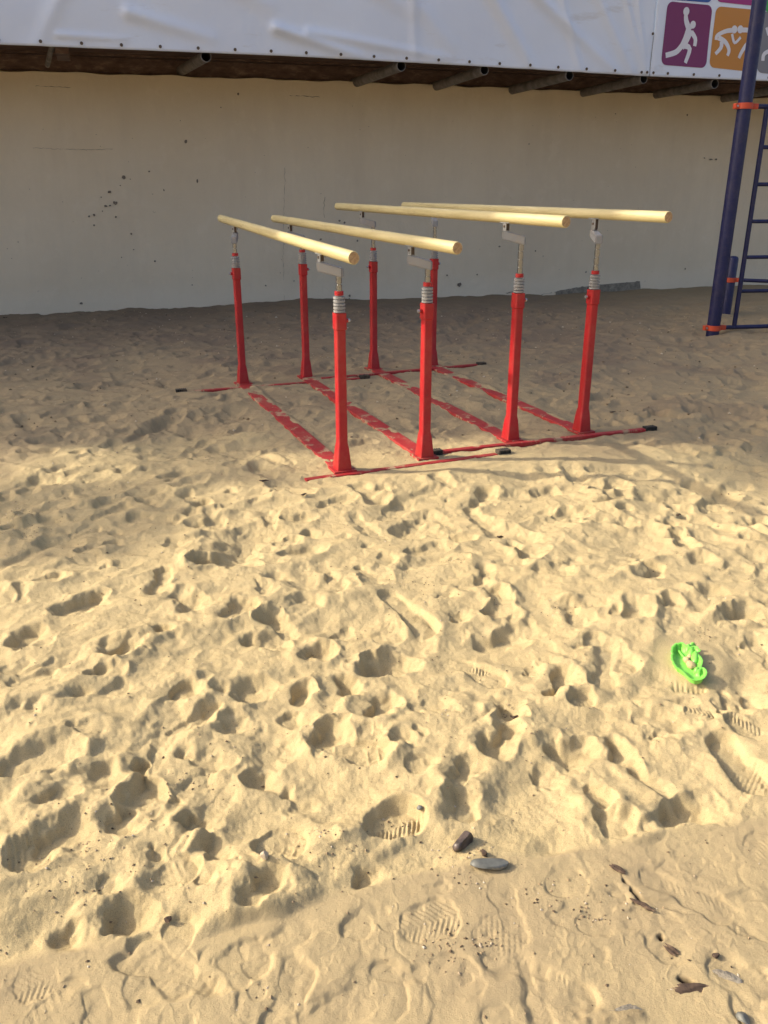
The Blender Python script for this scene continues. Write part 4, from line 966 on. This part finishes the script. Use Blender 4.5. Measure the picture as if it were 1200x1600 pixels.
# ------------------------------------------------------------------ unseen block and tree, added at the left to cast the shade
DX = 15.0
def up_sun(x, y, z):     # where the sun ray through a point crosses the plane x = -DX
    t = (x + DX) / (-SD.x); return y + SD.y * t, z + SD.z * t
yc, zc_ = up_sun(-2.28, 4.8, 0); 
print('corner', yc, zc_)
m, nt, b = mat('plastered_block', (0.5, 0.45, 0.38), 0.9); bump(nt, b, noise(nt, tc(nt), 8, 5), .4, .02); M['block'] = m
flat('dark_glass', (0.03, 0.04, 0.05), 0.1)
bld = empty('shade_block', (-DX - 5, yc + 12, 0), 'unseen plain plastered block added at the left to cast the shade', 'shade blocker')
bm = bmesh.new(); yk = up_sun(0, 4.95, 0)[0]
yb0 = up_sun(-2.28, 4.75, 0)[0]
phi = -R(90 - SUN_AZ); bc = Vector((-DX, yk, 0)) + Matrix.Rotation(phi, 3, 'Z') @ Vector((-5, 11, 8.5)); prism(bm, bc, 10, 22, 17, phi)
bc2 = Vector((-DX, yk, 0)) + Matrix.Rotation(phi, 3, 'Z') @ Vector((-3, -0.24, 4.50)); prism(bm, bc2, 5.9, 0.46, 9.0, phi); finish('block_wall', bm, M['block'], bld)  # main block, then a low wing added to shade the sand further forward
for fl in range(5):
    for q in range(6):
        bm = bmesh.new(); wp_ = Vector((-DX, yk, 0)) + Matrix.Rotation(phi, 3, 'Z') @ Vector((.02, 2.2 + q * 3.5, 2 + fl * 3.1)); prism(bm, wp_, .08, 1.3, 1.5, phi, .01); finish('window', bm, M['dark_glass'], bld)
# unseen tree beside it, leaf clumps placed to cast the blotchy shade
m, nt, b = mat('leaf', (0.06, 0.10, 0.03), 0.7)
c = ramp(nt, noise(nt, tc(nt), 1.2, 3), [(.3, (.035, .07, .018)), (.7, (.09, .13, .04))]); nt.links.new(c, b.inputs['Base Color']); M['leaf'] = m
m, nt, b = mat('bark', (0.10, 0.075, 0.055), .9); bump(nt, b, noise(nt, tc(nt), 20, 4), .5, .02); M['bark'] = m
def tree(x, y, clumps, h, label):
    tr = empty('tree', (x, y, 0), label, 'tree'); bm = bmesh.new(); tube(bm, [(x, y, -.2), (x + .1, y, h * .4), (x, y + .1, h * .75), (x, y, h)], [.22, .17, .10, .03], 10)
    for (cy, cz, ry, rz, dens) in clumps:
        zz = cz * .75; tube(bm, [(x, y, zz), (x, (y + cy) / 2, (zz + cz) / 2), (x, cy, cz)], [.03, .02, .01], 6)
    finish('trunk', bm, M['bark'], tr, smooth=True); vs, fs = [], []
    for (cy, cz, ry, rz, dens) in clumps:
        n = int(dens * ry * rz * 1300)
        for _ in range(n):
            p = rng.normal(0, 1, 3); p /= np.linalg.norm(p) + 1e-9; p *= rng.random() ** .5
            c_ = np.array([x + p[0] * .5 * ry, cy + p[1] * ry, cz + p[2] * rz]); a = rng.normal(0, 1, 3); a /= np.linalg.norm(a); b_ = np.cross(a, rng.normal(0, 1, 3)); b_ /= np.linalg.norm(b_)
            k = len(vs); s = rng.uniform(.05, .09); vs += [c_ - a * s, c_ + b_ * s * .6, c_ + a * s, c_ - b_ * s * .6]; fs.append((k, k + 1, k + 2, k + 3))
    me = bpy.data.meshes.new('crown'); me.from_pydata([tuple(v) for v in vs], [], fs); me.materials.append(M['leaf']); o = bpy.data.objects.new('crown', me); COL.objects.link(o); o.parent = tr; o.location = (-x, -y, 0)
def cl(px, py, z, ry, rz, dens=1.0):
    p = at(px, py, z); a, b_ = up_sun(p.x, p.y, p.z); return (a, b_, ry, rz, dens)
tree(-DX, yk + .8, [cl(1150, 700, 0, .40, .20, 1.8), cl(1050, 672, 0, .28, .15, 1.4), cl(1190, 740, 0, .3, .16, 1.8), cl(960, 660, 0, .22, .12, 1.0), cl(30, 800, 0, .48, .34, 6.0), cl(150, 795, 0, .42, .24, 4.5), cl(100, 840, 0, .25, .2, 2.5), cl(320, 742, 0, .26, .16, 1.6), cl(430, 745, 0, .2, .12, 1.2), cl(240, 760, 0, .3, .12, 1.3), cl(300, 710, 0, .4, .2, 1.4), cl(20, 860, 0, .2, .15, .8)], up_sun(-1, 4, 0)[1] + .6, 'unseen leafy tree with clumps placed to cast blotchy shade on the sand')
